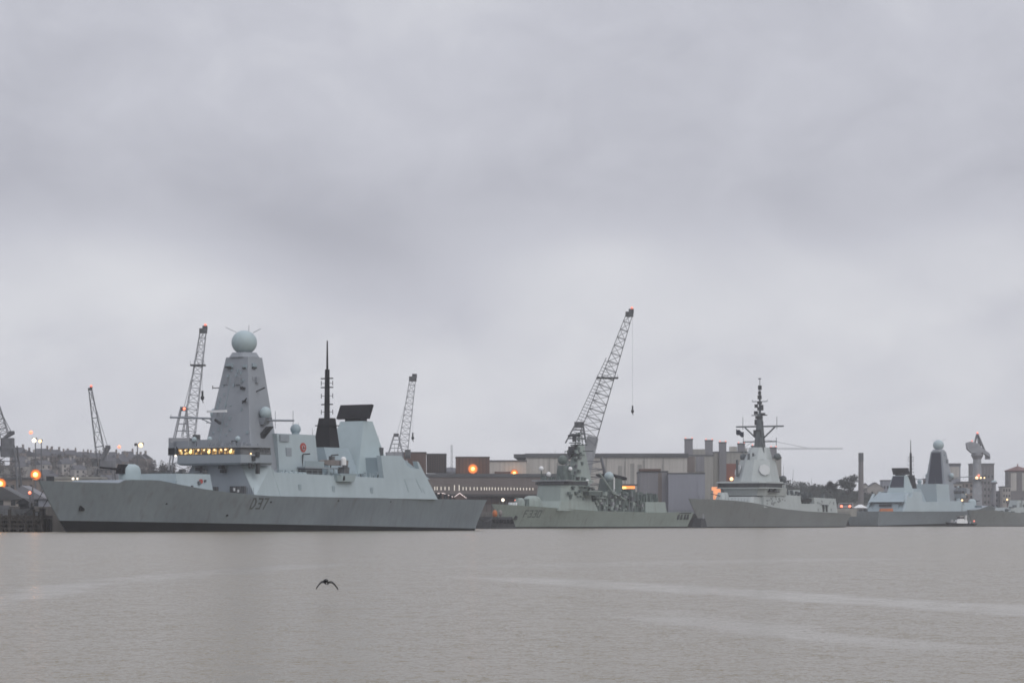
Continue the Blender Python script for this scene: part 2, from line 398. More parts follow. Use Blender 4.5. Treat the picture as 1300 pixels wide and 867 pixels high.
    for k in range(9): m.cbox((51.6, -4.5 + k * -.45, 8.3), (.4, .25, 1.5))
    m.cbox((50.5, -1.5, 8.4), (.8, .9, 1.1)); m.each('deck_crew_gear', 'clutter', r)
    m = MB().cbox((51.4, -5.6, 8.4), (.4, .35, .6)); m.cbox((51.4, -6.6, 8.1), (.3, .4, .5)); m.each('white_locker', 'white_paint', r)
    m = MB().tube((41.2, -5.1, 9.9), (41.2, -5.45, 9.9), .45, n=10); o = m.build('red_marker', 'red_paint', r); o['skip_copy'] = 1
    # foremast
    mast = MB().oct((55.2, 65.5, -6.9, 6.9, 11.0), (59.3, 64.0, -2.9, 2.9, 35.4), .02).build('main_mast', 'mast_grey', r)
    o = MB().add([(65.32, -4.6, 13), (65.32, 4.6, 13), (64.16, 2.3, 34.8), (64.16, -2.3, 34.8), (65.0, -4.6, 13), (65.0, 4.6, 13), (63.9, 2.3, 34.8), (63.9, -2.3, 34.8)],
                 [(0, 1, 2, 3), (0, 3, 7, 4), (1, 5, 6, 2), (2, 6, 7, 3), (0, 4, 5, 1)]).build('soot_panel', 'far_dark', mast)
    MB().oct((59.0, 64.3, -2.95, 2.95, 35.4), (59.6, 63.8, -2.3, 2.3, 36.4), .25).build('mast_collar', 'mast_grey', mast)
    dome = MB().ball((61.7, 0, 38.5), 2.62, 32, 20, .94).build('radar_dome', 'radome', mast)
    m = MB(); m.tube((61, 1.5, 40.6), (60.2, 3.6, 41.6), .06); m.tube((62, -.9, 40.7), (62, -1.0, 42.0), .06); m.tube((62, -2.0, 40.4), (62.5, -3.6, 41.2), .06)
    m.each('lightning_spike', 'crane_pale', dome)
    m = MB()          # boxes bolted to the mast faces
    for (x, y, z, d) in ((58.9, 1.5, 33.7, (.8, 1.5, .8)), (60.8, -3.0, 33.6, (1.3, .9, .9)), (59.0, -2.4, 33.4, (.7, .8, .8)), (61.5, 3.2, 33.8, (.8, .8, .7))): m.cbox((x, y, z), d)
    m.each('receiver_box', 'navy_mid', mast)
    m = MB()
    for (x, y, z, d) in ((58.62, 1.5, 33.35, (.9, 1.35, .35)), (60.6, -3.35, 33.2, (1.2, .6, .35)), (59.0, -2.3, 33.1, (.75, .9, .3)), (57.2, -3.5, 26.2, (.5, .7, .5)), (57.8, -2.4, 29.0, (.5, .5, .6)), (56.2, -1.8, 18.1, (.6, 1.1, .5)), (57.6, -3.2, 23.2, (.5, .5, .5)), (58.2, -2.9, 28.9, (.4, .3, .5))): m.cbox((x, y, z), d)
    m.tube((60.5, -3.9, 28.3), (60.8, -6.0, 29.1), .14); m.tube((57.0, -3.2, 25.9), (56.6, -4.6, 26.8), .16); m.tube((58.6, 3.6, 29.2), (58.2, 5.2, 29.2), .1)
    m.tube((58.2, 5.4, 29.0), (58.2, 5.4, 29.7), .1); m.tube((56.3, 3.2, 22.6), (55.8, 1.6, 21.9), .3)
    m.each('mast_fixture', 'dark_clutter', mast)
    m = MB()
    for k in range(26):
        z = rnd.uniform(18, 33); t_ = (z - 11) / 24.4; yb = lerp(6.9, 2.9, t_); y = rnd.uniform(-yb, yb) * .9; xf = lerp(55.2, 59.3, t_)
        q_ = rnd.uniform(.2, .55); m.cbox((xf, y, z), (.35, q_, rnd.uniform(.2, .8)))
    for k in range(5): m.tube((55.2 + k * .68, 3.0 - k * .4, 11 + k * 4.1), (55.2 + k * .68 + .68, 2.6 - k * .4, 15.1 + k * 4.1), .07, n=4)
    m.each('mast_fixture', 'navy_mid', mast)
    m = MB()
    for (x, y, z, d) in ((58.3, 2.2, 30.6, (.35, 1.2, 1.5)), (58.2, -1.1, 30.5, (.4, 1.3, 1.5)), (60.4, -3.55, 30.6, (1.3, .4, 1.4)), (60.4, 4.1, 30.9, (1.0, .6, 1.6)), (60.9, -4.0, 30.7, (.9, .5, 1.2))): m.cbox((x, y, z), d)
    m.each('antenna_panel', 'mast_grey', mast)
    for sgn, x in ((-1, 61.0), (1, 60.0)):
        sp = MB().frus((x - .8, x + .8, sgn * 5.2 - .8, sgn * 5.2 + .8, 21.6), (x - 1.0, x + 1.0, sgn * 5.9 - 1.1, sgn * 5.9 + 1.1, 23.0)).build('dome_bracket', 'mast_grey', mast)
        MB().ball((x, sgn * 6.0, 24.0), 1.2, 20, 14, 1.05).build('satellite_dome', 'radome', sp)
    MB().frus((60, 61.2, -5.6, -4.4, 18.8), (60.0, 61.2, -8.0, -6.9, 21.2)).build('mast_strut', 'dark_clutter', mast)
    m = MB().tube((59.3, 5.0, 23.0), (59.3, 17.5, 23.5), .2); m.tube((59.3, 5, 21.3), (59.3, 9.5, 23.2), .12); m.tube((59.3, 5, 22.2), (59.3, 8, 22.2), .08)
    for y in (9, 12, 15, 17.3): m.tube((59.3, y, 23.2), (59.3, y, 24.1 if y > 14 else 22.7), .06)
    m.build('yardarm', 'mast_grey', mast)
    m = MB().tube((61, -5, 22.5), (61, -13.2, 22.3), .2)
    for y in (-8.5, -13): m.tube((61, y, 20.8), (61, y, 24.3), .06)
    m.build('yardarm', 'mast_grey', mast)
    MB().cbox((55.3, 2.0, 24.3), (.35, 5.0, .45)).build('navigation_radar', 'white_paint', mast)
    MB().cbox((55.6, 2.4, 23.6), (.9, 1.0, 1.0)).build('radar_pedestal', 'mast_grey', mast)
    # midships house, emblem, dome
    mid = MB().frus((64, 77.5, -7.3, 7.3, 11.2), (64, 77, -6.6, 6.6, 19.9)).build('midships_house', 'navy_grey', r)
    MB().tube((72.5, -6.6, 17.2), (72.5, -6.95, 17.2), .98, n=24).build('ship_badge', 'red_paint', mid)
    MB().tube((72.5, -6.8, 17.2), (72.5, -7.03, 17.2), .5, n=20).build('badge_centre', 'navy_grey', mid)
    m = MB().cbox((72.4, -7.04, 17.25), (.4, .08, .7)); m.cbox((72.7, -7.04, 17.1), (.8, .08, .25)); m.build('badge_emblem', 'red_paint', mid)
    d = MB().tube((74.5, -3.4, 19.9), (74.5, -3.4, 20.4), .8, n=12).build('dome_base', 'navy_mid', mid)
    MB().ball((74.5, -3.4, 21.1), 1.1, 20, 12).build('satellite_dome', 'navy_mid', d)
    m = MB().cbox((67.5, -6.9, 16.2), (1.8, .25, 1.7)); m.cbox((66.2, -6.8, 19.0), (3.0, .3, 1.4)); m.each('louvre_panel', 'navy_shaded', mid)
    m = MB(); whip(m, 76.6, -6.2, 19.9, 1.4); whip(m, 74.2, 5, 19.9, 1.0); m.each('whip_aerial', 'dark_clutter', mid)
    # rib and gallery
    gal = MB().box(70, 85.5, -9.3, -6.8, 12.9, 13.2).build('boat_gallery', 'navy_shaded', r)
    MB().box(70, 76.5, -9.3, -9.15, 13.2, 14.4).build('gallery_screen', 'navy_mid', gal)
    m = MB()
    for x in (78, 80, 82, 84): m.box(x, x + .25, -9.3, -9.0, 11.3, 12.9)
    m.each('gallery_post', 'navy_grey', gal)
    MB().box(70.2, 76, -9.2, -7.4, 11.3, 12.9).build('gallery_shadow_block', 'dark_clutter', gal)  # dark block set in as the shadow under the boat gallery
    rib = tag(MB().loft([[(76.3 + a, -8.3 + b * .2, 14.4 + c * .2) for (a, b, c) in ((0, -1, -1), (0, 1, -1), (0, 1, 1), (0, -1, 1))],
                     [(78 , -8.3 + b, 14.2 + c * .55) for (b, c) in ((-.9, -1), (.9, -1), (1, 1), (-1, 1))],
                     [(85 , -8.3 + b, 14.2 + c * .55) for (b, c) in ((-.9, -1), (.9, -1), (1, 1), (-1, 1))]]).build('inflatable_boat', 'grey_tube'),
              'grey inflatable boat stowed amidships on the nearest destroyer, left of the white gun dome', 'boat')
    con = MB().cbox((80.5, -8.3, 15.1), (1.1, .8, .9)).build('console', 'clutter', rib)
    rib.location = r.location; rib.rotation_euler = r.rotation_euler
    m = MB()
    for x in (72.0, 81.8): m.tube((x, -7.0, 13.2), (x, -7.2, 15.8), .14); m.tube((x, -7.2, 15.8), (x + .9, -8.4, 15.9), .14)
    m.each('boat_davit', 'dark_clutter', gal)
    # funnel mast
    fb = MB().frus((84.5, 95, -5.2, 5.2, 11.2), (85.3, 94, -2.7, 2.7, 17.6)).build('funnel_base', 'navy_mid', r)
    fm = MB().frus((88.0, 91.6, -2.15, 2.15, 17.6), (88.9, 91.2, -1.35, 1.35, 23.9)).build('exhaust_mast', 'mast_black', r)
    m = MB().box(88.4, 91.6, -2.0, 2.0, 22.2, 22.4)
    for y in (-1.9, 1.9): m.tube((90, y, 22.3), (90, y, 23.2), .06)
    m.build('mast_platform', 'mast_black', fm)
    MB().tube((90, 0, 23.9), (90.1, 0, 34.2), .62, .5, 10).tube((90.1, 0, 34.2), (90.1, 0, 40.3), .24, .14, 8).build('pole_mast', 'mast_black', fm)
    m = MB()
    for z, w in ((26.8, 1.5), (30.4, 1.6), (32.3, 1.6)): m.tube((90, -w, z), (90, w, z), .13)
    for z in (25.2, 28.6, 31.3):
        for y in (-1.5, 1.5): m.tube((90, y * .4, z), (90, y, z), .05); m.tube((90, y, z - .5), (90, y, z + .5), .08)
    m.build('aerial_spreader', 'mast_black', fm)
    # long range radar tower
    tw = MB().frus((93.5, 106.5, -5.4, 5.4, 11.2), (99.0, 102.2, -3.1, 3.1, 23.5)).build('radar_tower', 'radome', r)
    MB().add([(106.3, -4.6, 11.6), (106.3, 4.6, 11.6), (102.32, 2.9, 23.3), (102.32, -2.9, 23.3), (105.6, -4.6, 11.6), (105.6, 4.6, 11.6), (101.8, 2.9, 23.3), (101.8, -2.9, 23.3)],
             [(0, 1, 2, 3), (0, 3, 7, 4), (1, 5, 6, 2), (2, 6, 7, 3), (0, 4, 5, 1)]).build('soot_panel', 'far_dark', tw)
    MB().box(99.3, 101.6, -2.1, 2.1, 23.5, 24.2).tube((100.4, 0, 24.2), (100.4, 0, 24.7), 1.2, n=14).build('radar_pedestal', 'mast_black', tw)
    MB().prism_xz([(99.0, 24.1), (99.7, 23.95), (101.2, 26.95), (100.5, 27.1)], -4.2, 4.2).build('radar_antenna', 'mast_black', tw, False)
    m = MB().cbox((102.6, -4.4, 13.6), (.5, .5, .9)); m.cbox((97.6, -4.5, 13.5), (.7, .6, .8)); m.tube((103.6, -4.2, 16), (103.6, -4.5, 17.9), .6, .5, 6)
    m.each('tower_fixture', 'clutter', tw)
    m = MB()
    for (x, y, z, h) in ((103.8, -3.6, 15.6, 5), (105.6, -6.5, 15.6, 3.2), (69, 6, 19.9, 4), (86, 4.5, 17, 6), (78, 6.6, 19, 4)): whip(m, x, y, z, h, .05)
    m.each('whip_aerial', 'crane_grey', r)
    # close in gun on its sponson
    sp = MB().oct((79.6, 85.2, -11.0, -8.2, 10.3), (79.2, 85.6, -11.3, -8.2, 11.6), .2).build('gun_sponson', 'radome', r)
    MB().box(79.4, 85.4, -11.3, -8.4, 11.6, 11.95).build('sponson_lip', 'navy_mid', sp)
    MB().cbox((80.8, -11.18, 11.0), (.5, .25, .9)).build('sponson_port', 'mast_black', sp)
    MB().cbox((82.4, -9.9, 12.6), (1.8, 1.7, 1.4)).cbox((82.0, -10.6, 13.4), (1.2, .5, .6)).each('gun_mount', 'clutter', sp)
    MB().tube((82.4, -9.9, 13.3), (82.4, -9.9, 14.9), .58, n=14).ball((82.4, -9.9, 14.9), .58, 14, 6, lo=0).build('gun_dome', 'white_paint', sp)
    m = MB()
    for k in range(60):        # small gear along the upper deck edge
        x = rnd.uniform(59, 97); w = rnd.uniform(.2, .8); m.box(x, x + w, -9.0, -8.6, 11.2, 11.2 + rnd.uniform(.3, 1.3))
    m.each('deck_locker', 'navy_mid', r)
    m = MB()
    for x in range(60, 97, 2): m.tube((x, -9.55, 11.4), (x, -9.55, 12.5), .035, n=4)
    for z in (11.9, 12.5): m.tube((60, -9.55, z), (96, -9.55, z), .03, n=4)
    m.build('side_rail', 'navy_mid', r)
    m = MB()
    for k in range(11): x = 45.5 + k * .6; m.tube((x, -hl.hb(x, 7.6) + .2, 7.5), (x, -hl.hb(x, 7.6) + .2, 8.7), .035, n=4)
    m.build('waist_rail', 'clutter', r)
    m = MB()
    for k in range(6):
        x = 61.5 + k * 1.5; m.tube((x, -9.25, 11.75), (x + 1.15, -9.25, 11.75), .33, n=10)
    m.each('liferaft_canister', 'radome', r)
    m = MB()
    for (x, z) in ((67, 8.6), (78.5, 8.4), (92, 8.2)):
        y = -(10.42 - (z - 7) * .15) - .02; m.cbox((x, y, z), (.9, .06, 1.9))
    m.each('side_door', 'navy_mid', r)
    m = MB()                  # flight deck gear and nets
    for k in range(14): x = rnd.uniform(116.6, 124); m.box(x, x + rnd.uniform(.2, .5), -8.8, -8.4, 6.9, 6.9 + rnd.uniform(.6, 1.4))
    m.each('flight_deck_gear', 'dark_clutter', r)
    m = MB()
    for k in range(24):
        x = 117 + k * .86; y = -hl.hb(x, 6.8) + .15; m.tube((x, y, 6.8), (x, y, 7.75), .035, n=4)
    m.build('stern_rail', 'clutter', r)
    m = MB().tube((.9, 0, 9.5), (.5, 0, 11.6), .07); m.cbox((3.0, 0, 10.0), (.9, 1.2, .9)); m.build('jackstaff', 'dark_clutter', r)
    m = MB()                  # anchor, scuppers and scuttle marks on the hull
    for x, z, d in ((9.5, 4.5, 1.0), (29, 5.4, .25), (57.5, 5.9, .3), (80, 6.3, .25), (46, 3.2, .35), (99, 6.2, .2)):
        y = -hl.hb(x, z); m.cbox((x, y, z), (d * 1.3, .25, d))
    m.build('anchor', 'boot_black', r)
    return r, hl
d1, hull1 = make_destroyer()
d2 = copy_tree(d1)
d2.location = (xat(1264, 1465), 1465, 0); d2.rotation_euler = (0, 0, R(55) + math.pi)
d2['label'] = 'hazy distant destroyer seen from astern, dark navy aft face on its ball-topped mast'

# ------------------------------------------------------------------ FRIGATE
def make_frigate():
    r = ship_root('frigate', 'greenish grey frigate with F330 on its bow, moored in front of the tall crane', 625, 900, 54)
    sheer = [(0, 7.35), (10, 6.9), (25, 6.2), (45, 5.4), (80, 5.0), (107, 5.2)]
    hl = Hull(104, sheer, 6.5, 7.4, lambda x: .45, wl=.80, stern=.8, tr=2.5)
    hl.build(r, 'green_hull')
    hull_text(hl, 'F330', 12.3, 3.5, 1.35, 1.9, .5, .34).build('hull_number', 'green_number', r, False)
    m = MB()
    for x in (94.3, 96.3, 98.6, 100.4):
        z = 4.0; m.prism_xz([(x - .55, z - 1.2), (x + .3, z - 1.2), (x + .65, z + 1.1), (x - .55, z + 1.1)], -hl.hb(x, z) - .12, -hl.hb(x, z) + .5)
    m.prism_xz([(92.9, 4.6), (101.6, 4.7), (101.7, 5.0), (92.9, 4.95)], -hl.hb(97, 4.8) - .12, -hl.hb(97, 4.8) + .5)
    m.each('mooring_opening', 'number_paint', r, False)
    MB().prism_xz([(8.6, 2.6), (9.6, 2.6), (9.9, 3.6), (9.0, 3.9)], -hl.hb(9.6, 3.6) - .3, -hl.hb(9.6, 3.6) + .5).build('anchor', 'number_paint', r, False)
    # gun
    g = MB().loft([[(20.6 + 3.7 * k_ * math.cos(a_ * math.pi / 8), 2.4 * k_ * math.sin(a_ * math.pi / 8), z_) for a_ in range(16)] for k_, z_ in ((1.0, 5.8), (1.02, 8.0), (.92, 9.0), (.7, 9.7), (.35, 10.0))]).build('gun_house', 'green_hull', r)
    MB().tube((18.5, 0, 8.4), (11.5, 0, 9.4), .18, .12, 8).build('gun_barrel', 'green_dark', g)
    MB().frus((15.9, 17.6, -1.3, 1.3, 6.5), (16.4, 17.8, -1.1, 1.1, 9.0)).build('gun_shield', 'green_dark', g)
    MB().loft([[(14.2 + 1.6 * k_ * math.cos(a_ * math.pi / 6), 1.6 * k_ * math.sin(a_ * math.pi / 6), z_) for a_ in range(12)] for k_, z_ in ((1.0, 6.2), (1.0, 8.0), (.8, 8.9), (.4, 9.3))]).build('capstan_house', 'green_hull', r)
    MB().frus((25, 46.5, -6.9, 6.9, 5.4), (27, 45, -6.5, 6.5, 8.4)).build('lower_superstructure', 'green_hull', r)
    b = MB().oct((29.5, 46, -6.3, 6.3, 8.4), (30.5, 45, -5.9, 5.9, 14.6), .16).build('bridge', 'green_grey', r)
    MB().oct((30.0, 44, -6.2, 6.2, 13.4), (30.1, 44, -6.1, 6.1, 14.5), .16).build('window_band', 'dark_clutter', b)
    for i in range(8):
        y = 4.9 - i * 1.4; MB().box(29.9, 30.05, y - .5, y + .5, 13.6, 14.35).build('bridge_window', 'dark_glass', b, False)
    MB().box(29.6, 33.5, -6.5, 6.5, 14.6, 14.95).build('bridge_roof_edge', 'crane_pale', b)
    MB().box(33.5, 45, -6.3, 6.3, 14.6, 14.9).build('bridge_roof', 'green_grey', b)
    m = MB().box(39, 46.5, -8.6, -6.0, 11.4, 11.7); m.box(45, 50, -7.5, -6.0, 9.4, 9.7); m.box(37, 45, -7.6, -6.0, 12.9, 13.1); m.build('bridge_wing', 'green_grey', b)
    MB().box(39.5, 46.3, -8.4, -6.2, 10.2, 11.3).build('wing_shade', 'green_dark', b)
    m = MB()
    for k in range(30):
        x = rnd.uniform(30.5, 44); y = rnd.uniform(-6, 6); w = rnd.uniform(.3, .9); m.box(x, x + w, y, y + w, 14.9, 14.9 + rnd.uniform(.5, 1.8))
    for k in range(24):
        x = rnd.uniform(30, 45); z = rnd.uniform(8.8, 12.8); m.box(x, x + rnd.uniform(.3, 1.2), -6.75, -6.0, z, z + rnd.uniform(.3, 1.0))
    m.each('deck_fixture', 'green_dark', b)
    for (x, y, z, rr) in ((32.0, 4.6, 18.6, .75), (32.6, 2.2, 16.8, .75), (37.5, -2.6, 18.5, .65), (42.5, -5.6, 14.6, .65)):
        p = MB().tube((x, y, 14.9), (x, y, z - rr * .5), .22).build('dome_post', 'green_dark', b)
        MB().ball((x, y, z), rr, 14, 8).build('small_dome', 'white_paint', p)
    m = MB().oct((35.5, 39.5, -2.2, 2.2, 14.9), (36, 39, -1.6, 1.6, 19.6), .2); di = m.build('director_base', 'green_dark', r)
    MB().ball((37.5, .3, 21.3), 1.55, 18, 12).build('tracker_dish', 'green_dark', di)
    # foremast
    ms = MB().oct((42, 50, -3.1, 3.1, 14.0), (44.6, 47.6, -1.3, 1.3, 26.0), .2).build('main_mast', 'green_grey', r)
    MB().lattice((46, 0, 25), (46, 0, 30), (1, 0, 0), 2.0, 1.2, 4, .13).build('lattice_topmast', 'green_dark', ms)
    m = MB()
    for z, w in ((24.2, 5.5), (26.2, 3.2), (28.2, 2.6)): m.tube((46, -w, z), (46, w, z), .16)
    m.box(43.0, 46, -2.2, 2.2, 22.9, 23.2); m.box(42.6, 45, -1.4, 1.4, 26.6, 26.9)
    m.tube((46, 5.4, 24.2), (46, 5.4, 22.3), .08); m.tube((46, -5.4, 24.2), (46, -5.4, 22.3), .08); m.build('yardarm', 'green_dark', ms)
    MB().cbox((43.4, 0, 29.0), (.5, 4.6, .6)).cbox((43.4, 0, 28.0), (.9, .9, 1.7)).cbox((43.0, .6, 24.6), (1.6, 1.8, 2.0)).build('search_radar', 'dark_clutter', ms)
    m = MB()
    for k in range(54):
        z = rnd.uniform(15, 26); w = lerp(3.2, 1.4, (z - 14) / 12); y = rnd.uniform(-w, w); m.cbox((rnd.uniform(42.5, 44.6), y, z), (rnd.uniform(.4, 1.3), rnd.uniform(.4, 1.2), rnd.uniform(.4, 1.4)))
    m.each('mast_fixture', ('dark_clutter', 'green_dark', 'crane_grey', 'green_grey'), ms)
    m = MB()
    for (x, y, z, h) in ((30.8, -1.5, 15, 9.5), (33, -3.4, 15, 5), (40, 4, 15, 8), (60, -5, 9, 8), (73, -4.5, 11, 8)): whip(m, x, y, z, h, .07)
    m.each('whip_aerial', 'green_dark', r)
    # after part
    MB().frus((46, 66, -6.2, 6.2, 5.2), (47, 65, -5.4, 5.4, 11.6)).build('midships_house', 'green_dark', r)
    rd = MB().tube((57.8, -3.4, 11), (57.8, -3.4, 15), .9, n=12).build('radome_mast', 'green_dark', r)
    MB().ball((57.8, -3.4, 16.4), 1.5, 20, 12).build('radome', 'radome', rd)
    MB().tube((59.6, -4.2, 9.0), (59.4, -4.2, 16.2), .28, n=8).build('white_derrick', 'white_paint', r)
    m = MB().tube((49.5, -5.6, 17.2), (57.5, -6.4, 9.6), .3, n=6); m.tube((56, -6.6, 11.0), (62, -6.8, 9.0), .3, n=6); m.each('boarding_brow', 'green_grey', r)
    fu = MB().oct((59.5, 67, -3.6, 3.6, 10.5), (60.5, 67.5, -3.0, 3.0, 15.9), .25).build('funnel', 'green_dark', r)
    MB().prism_xz([(60.2, 16.7), (68.2, 15.3), (68.2, 16.2), (60.2, 17.3)], -3.3, 3.3).build('funnel_cap', 'mast_black', fu)
    m = MB()
    for k in range(90):
        x = rnd.uniform(46.5, 77); z = rnd.uniform(5.3, 11.5 if x < 66 else 8.6); y = rnd.uniform(-6.8, -5.6) if x < 66 else rnd.uniform(-6.2, -3)
        m.cbox((x, y, z), (rnd.uniform(.3, 1.6), rnd.uniform(.4, 1.2), rnd.uniform(.3, 1.3)))
    for k in range(22):
        x = rnd.uniform(48, 76); m.tube((x, -6.2, 5.4), (x + rnd.uniform(-1, 1), -5.8, rnd.uniform(8, 12.5)), .1, n=4)
    m.each('deck_equipment', ('green_grey', 'green_dark', 'green_hull', 'clutter', 'green_grey', 'dark_clutter', 'crane_pale'), r)
    m = MB().box(66.5, 73.5, -5.9, 5.5, 5.1, 8.2); m.box(70, 72.8, -3.5, 1, 8, 12.6); m.each('after_deckhouse', 'green_dark', r)
    MB().frus((74, 86.5, -6.6, 6.6, 5.0), (74.4, 86.2, -6.2, 6.2, 8.4)).build('hangar', 'green_hull', r)
    m = MB()
    for k in range(16): x = rnd.uniform(72, 86); m.box(x, x + rnd.uniform(.4, 1.2), rnd.uniform(-5, -2), -1, 8.3, 8.3 + rnd.uniform(.8, 3.2))
    m.box(73.5, 78, -3, 3, 8.3, 11.6); m.each('hangar_roof_gear', 'green_dark', r)
    m = MB()
    for k in range(18): x = 87 + k * .9; m.tube((x, -hl.hb(x, 5) + .2, 5), (x, -hl.hb(x, 5) + .2, 6.0), .05, n=4)
    m.build('stern_rail', 'green_dark', r)
    m = MB()
    for k in range(12): x = 2 + k * 1.1; m.tube((x, -hl.hb(x, hl.zd(x)) + .15, hl.zd(x)), (x, -hl.hb(x, hl.zd(x)) + .15, hl.zd(x) + .9), .05, n=4)
    m.build('bow_rail', 'green_grey', r)
    m = MB()
    for (x, y) in ((11.5, -.4), (12.2, .6), (13.4, -1.2), (10.6, .6)): m.box(x, x + .8, y, y + 1.1, 6.7, 7.9)
    m.each('forecastle_tarpaulin', 'white_paint', r)
    return r
fr = make_frigate()

# ------------------------------------------------------------------ THIRD WARSHIP
def make_escort():
    r = ship_root('air_defence_frigate', 'pale grey warship with tall spiked pole mast above a faceted tower, between frigate and chimney', 875, 1010, 61.6)
    sheer = [(0, 9.9), (14, 9.6), (26, 9.2), (38, 8.4), (50, 7.2), (62, 6.5), (80, 5.9), (112, 5.4), (127, 4.8)]
    hl = Hull(127, sheer, 11, 8.6, lambda x: .35, wl=.80, stern=.9, tr=2, pd=.7)
    hl.build(r, 'third_hull')
    for x in (97.4, 100.4): MB().box(x, x + 1.2, -8.75, -8.2, 5.75, 8.3).build('hull_numeral', 'number_paint', r, False)
    g = MB().oct((24, 30.5, -2.1, 2.1, 9.0), (25.4, 29.6, -1.2, 1.2, 12.2), .3).build('gun_house', 'third_grey', r)
    MB().tube((25, 0, 11), (17.6, 0, 11.7), .2, .12, 8).build('gun_barrel', 'dark_clutter', g)
    MB().oct((36, 46, -7.4, 7.4, 7.6), (38, 46, -6.8, 6.8, 10.8), .12).build('forward_deckhouse', 'third_grey', r)
    # full side superstructure
    for sgn in (-1, 1):
        pts = [(44, 7.0), (45.5, 14.0), (64.5, 14.0), (66, 11.6), (78, 11.4), (78, 8.6), (90.5, 8.6), (90.5, 10.9), (111.3, 10.6), (111.6, 5.3), (80, 5.8), (62, 6.3), (50, 7.0)]
        n = len(pts); zt = lambda z: (z - 6) * .13
        vs = [(x, sgn * (8.5 - zt(z)), z) for x, z in pts] + [(x, sgn * (6.6 - zt(z)), z) for x, z in pts]
        MB().add(vs, [tuple(range(n)), tuple(reversed(range(n, 2 * n)))] + [(j, (j + 1) % n, n + (j + 1) % n, n + j) for j in range(n)]).build('side_plating', 'third_grey', r, False)
    MB().box(46, 111, -6.8, 6.8, 5.5, 8.6).box(90.7, 111, -6.8, 6.8, 8.6, 10.5).build('main_deckhouse', 'third_dark', r)
    b = MB().oct((43, 66, -8.2, 8.2, 11.2), (42.4, 66, -8.7, 8.7, 14.0), .12).build('bridge', 'third_grey', r)
    MB().oct((41.6, 60, -9.3, 9.3, 14.0), (41.8, 60, -9.2, 9.2, 15.6), .1).build('window_band', 'dark_clutter', b)
    for i in range(10):
        y = 7.4 - i * 1.62; MB().box(41.45, 41.65, y - .62, y + .62, 14.3, 15.4).build('bridge_window', 'dark_glass', b, False)
    MB().oct((41.2, 60.5, -9.6, 9.6, 15.6), (41.4, 60.5, -9.5, 9.5, 16.2), .1).oct((41.3, 60, -9.5, 9.5, 13.7), (41.3, 60, -9.5, 9.5, 14.1), .1).build('bridge_roof', 'third_grey', b)
    m = MB().box(47, 55.5, -9.4, -7.6, 12.4, 12.9); m.box(47.5, 54.5, -8.6, -8.2, 12.9, 13.9); m.box(48, 49.6, -9, -8.2, 13, 15.2); m.box(52, 53.5, -9, -8.2, 13, 15.6); m.each('wing_gear', 'dark_clutter', b)
    tw = MB().oct((46, 66.5, -8.1, 8.1, 13), (51.0, 64.5, -5.6, 5.6, 24.0), .36).build('radar_tower', 'third_grey', r)
    MB().oct((53, 63.5, -4.4, 4.4, 24), (56, 62.5, -3.2, 3.2, 28.5), .3).build('tower_top', 'third_grey', tw)
    # flat radar faces on the two chamfers
    for sgn in (-1, 1):
        nrm = Vector((-1, sgn * .95, .45)).normalized(); c = Vector((51.85, sgn * 5.2, 20.4))
        MB().tube(c - nrm * .3, c + nrm * .12, 2.1, n=8).build('radar_face', 'radar_pale', tw)
    m = MB()
    for (x, y, z, rr) in ((60, -6.6, 25.2, 1.3), (60, 6.6, 25.2, 1.3), (66.5, -6.0, 17.3, 1.3)): m.ball((x, y, z), rr, 14, 10)
    m.each('tracker_dome', 'third_dark', tw)
    m = MB()
    for k in range(24): z = rnd.uniform(16, 27); m.cbox((rnd.uniform(52, 56), rnd.uniform(-4.5, 4.5), z), (rnd.uniform(.5, 1.4),) * 2 + (rnd.uniform(.3, 1.2),))
    m.cbox((50, 4.6, 21), (1, .5, 6)); m.cbox((51.6, .8, 22), (1.2, .5, 8.4)); m.each('tower_fixture', 'third_dark', tw)
    pm = MB().oct((57.2, 61.8, -1.9, 1.9, 26), (58.8, 60.2, -.8, .8, 40.5), .25).tube((59.5, 0, 40), (59.5, 0, 47.5), .5, .3, 8).tube((59.5, 0, 47.5), (59.5, 0, 53), .16, .1, 6).build('pole_mast', 'third_dark', tw)
    m = MB()
    m.tube((59.5, -9.2, 36.0), (59.5, 9.2, 36.0), .28); m.tube((59.5, -6.6, 30.6), (59.5, 6.6, 30.6), .22)
    for s in (-1, 1):
        m.tube((59.5, s * 5.9, 35.8), (59.5, s * 1.2, 31.6), .28); m.tube((59.5, s * 6.6, 35), (59.5, s * 6.6, 39.4), .1); m.tube((59.5, s * 6.4, 29), (59.5, s * 6.4, 32), .1)
        m.tube((59.5, s * 2.9, 44.9), (59.5, s * 2.9, 45.6), .08)
    m.tube((59.5, -2.9, 44.9), (59.5, 2.9, 44.9), .14); m.tube((59.5, -2.9, 40.0), (59.5, 3.2, 40.0), .18); m.tube((56, -3.5, 24), (57.8, -1.2, 35), .2)
    m.build('yardarm', 'third_dark', pm)
    m = MB()
    for (y, z, w, h) in ((-.9, 43.2, .9, 1.0), (1.3, 43.3, 1.0, 1.2), (1.4, 40.9, 1.2, 1.2), (-1.3, 40.4, 1.4, .8), (0, 46.4, 1.2, 1.4), (0, 48.0, .9, 1.2), (-.1, 49.8, 1.1, 1.6), (0, 53, .8, .4), (.9, 37.5, 1.6, 2.0), (-.8, 37.2, 1.0, 1.2), (.4, 33.5, 3.0, 2.5), (-.3, 42.3, 1.8, 1.2), (.2, 39.2, 2.2, 1.0), (0, 44.4, 1.4, 1.0)): m.cbox((59.3, y, z), (w * .8, w, h))
    m.each('mast_sensor', 'dark_clutter', pm)
    f = MB()
    cs = [(9.1 - 2.9 * i / 8, 35.3 - 1.25 * i / 8 - .25 * math.sin(i * 1.3), .3 * math.sin(i * 1.1)) for i in range(9)]
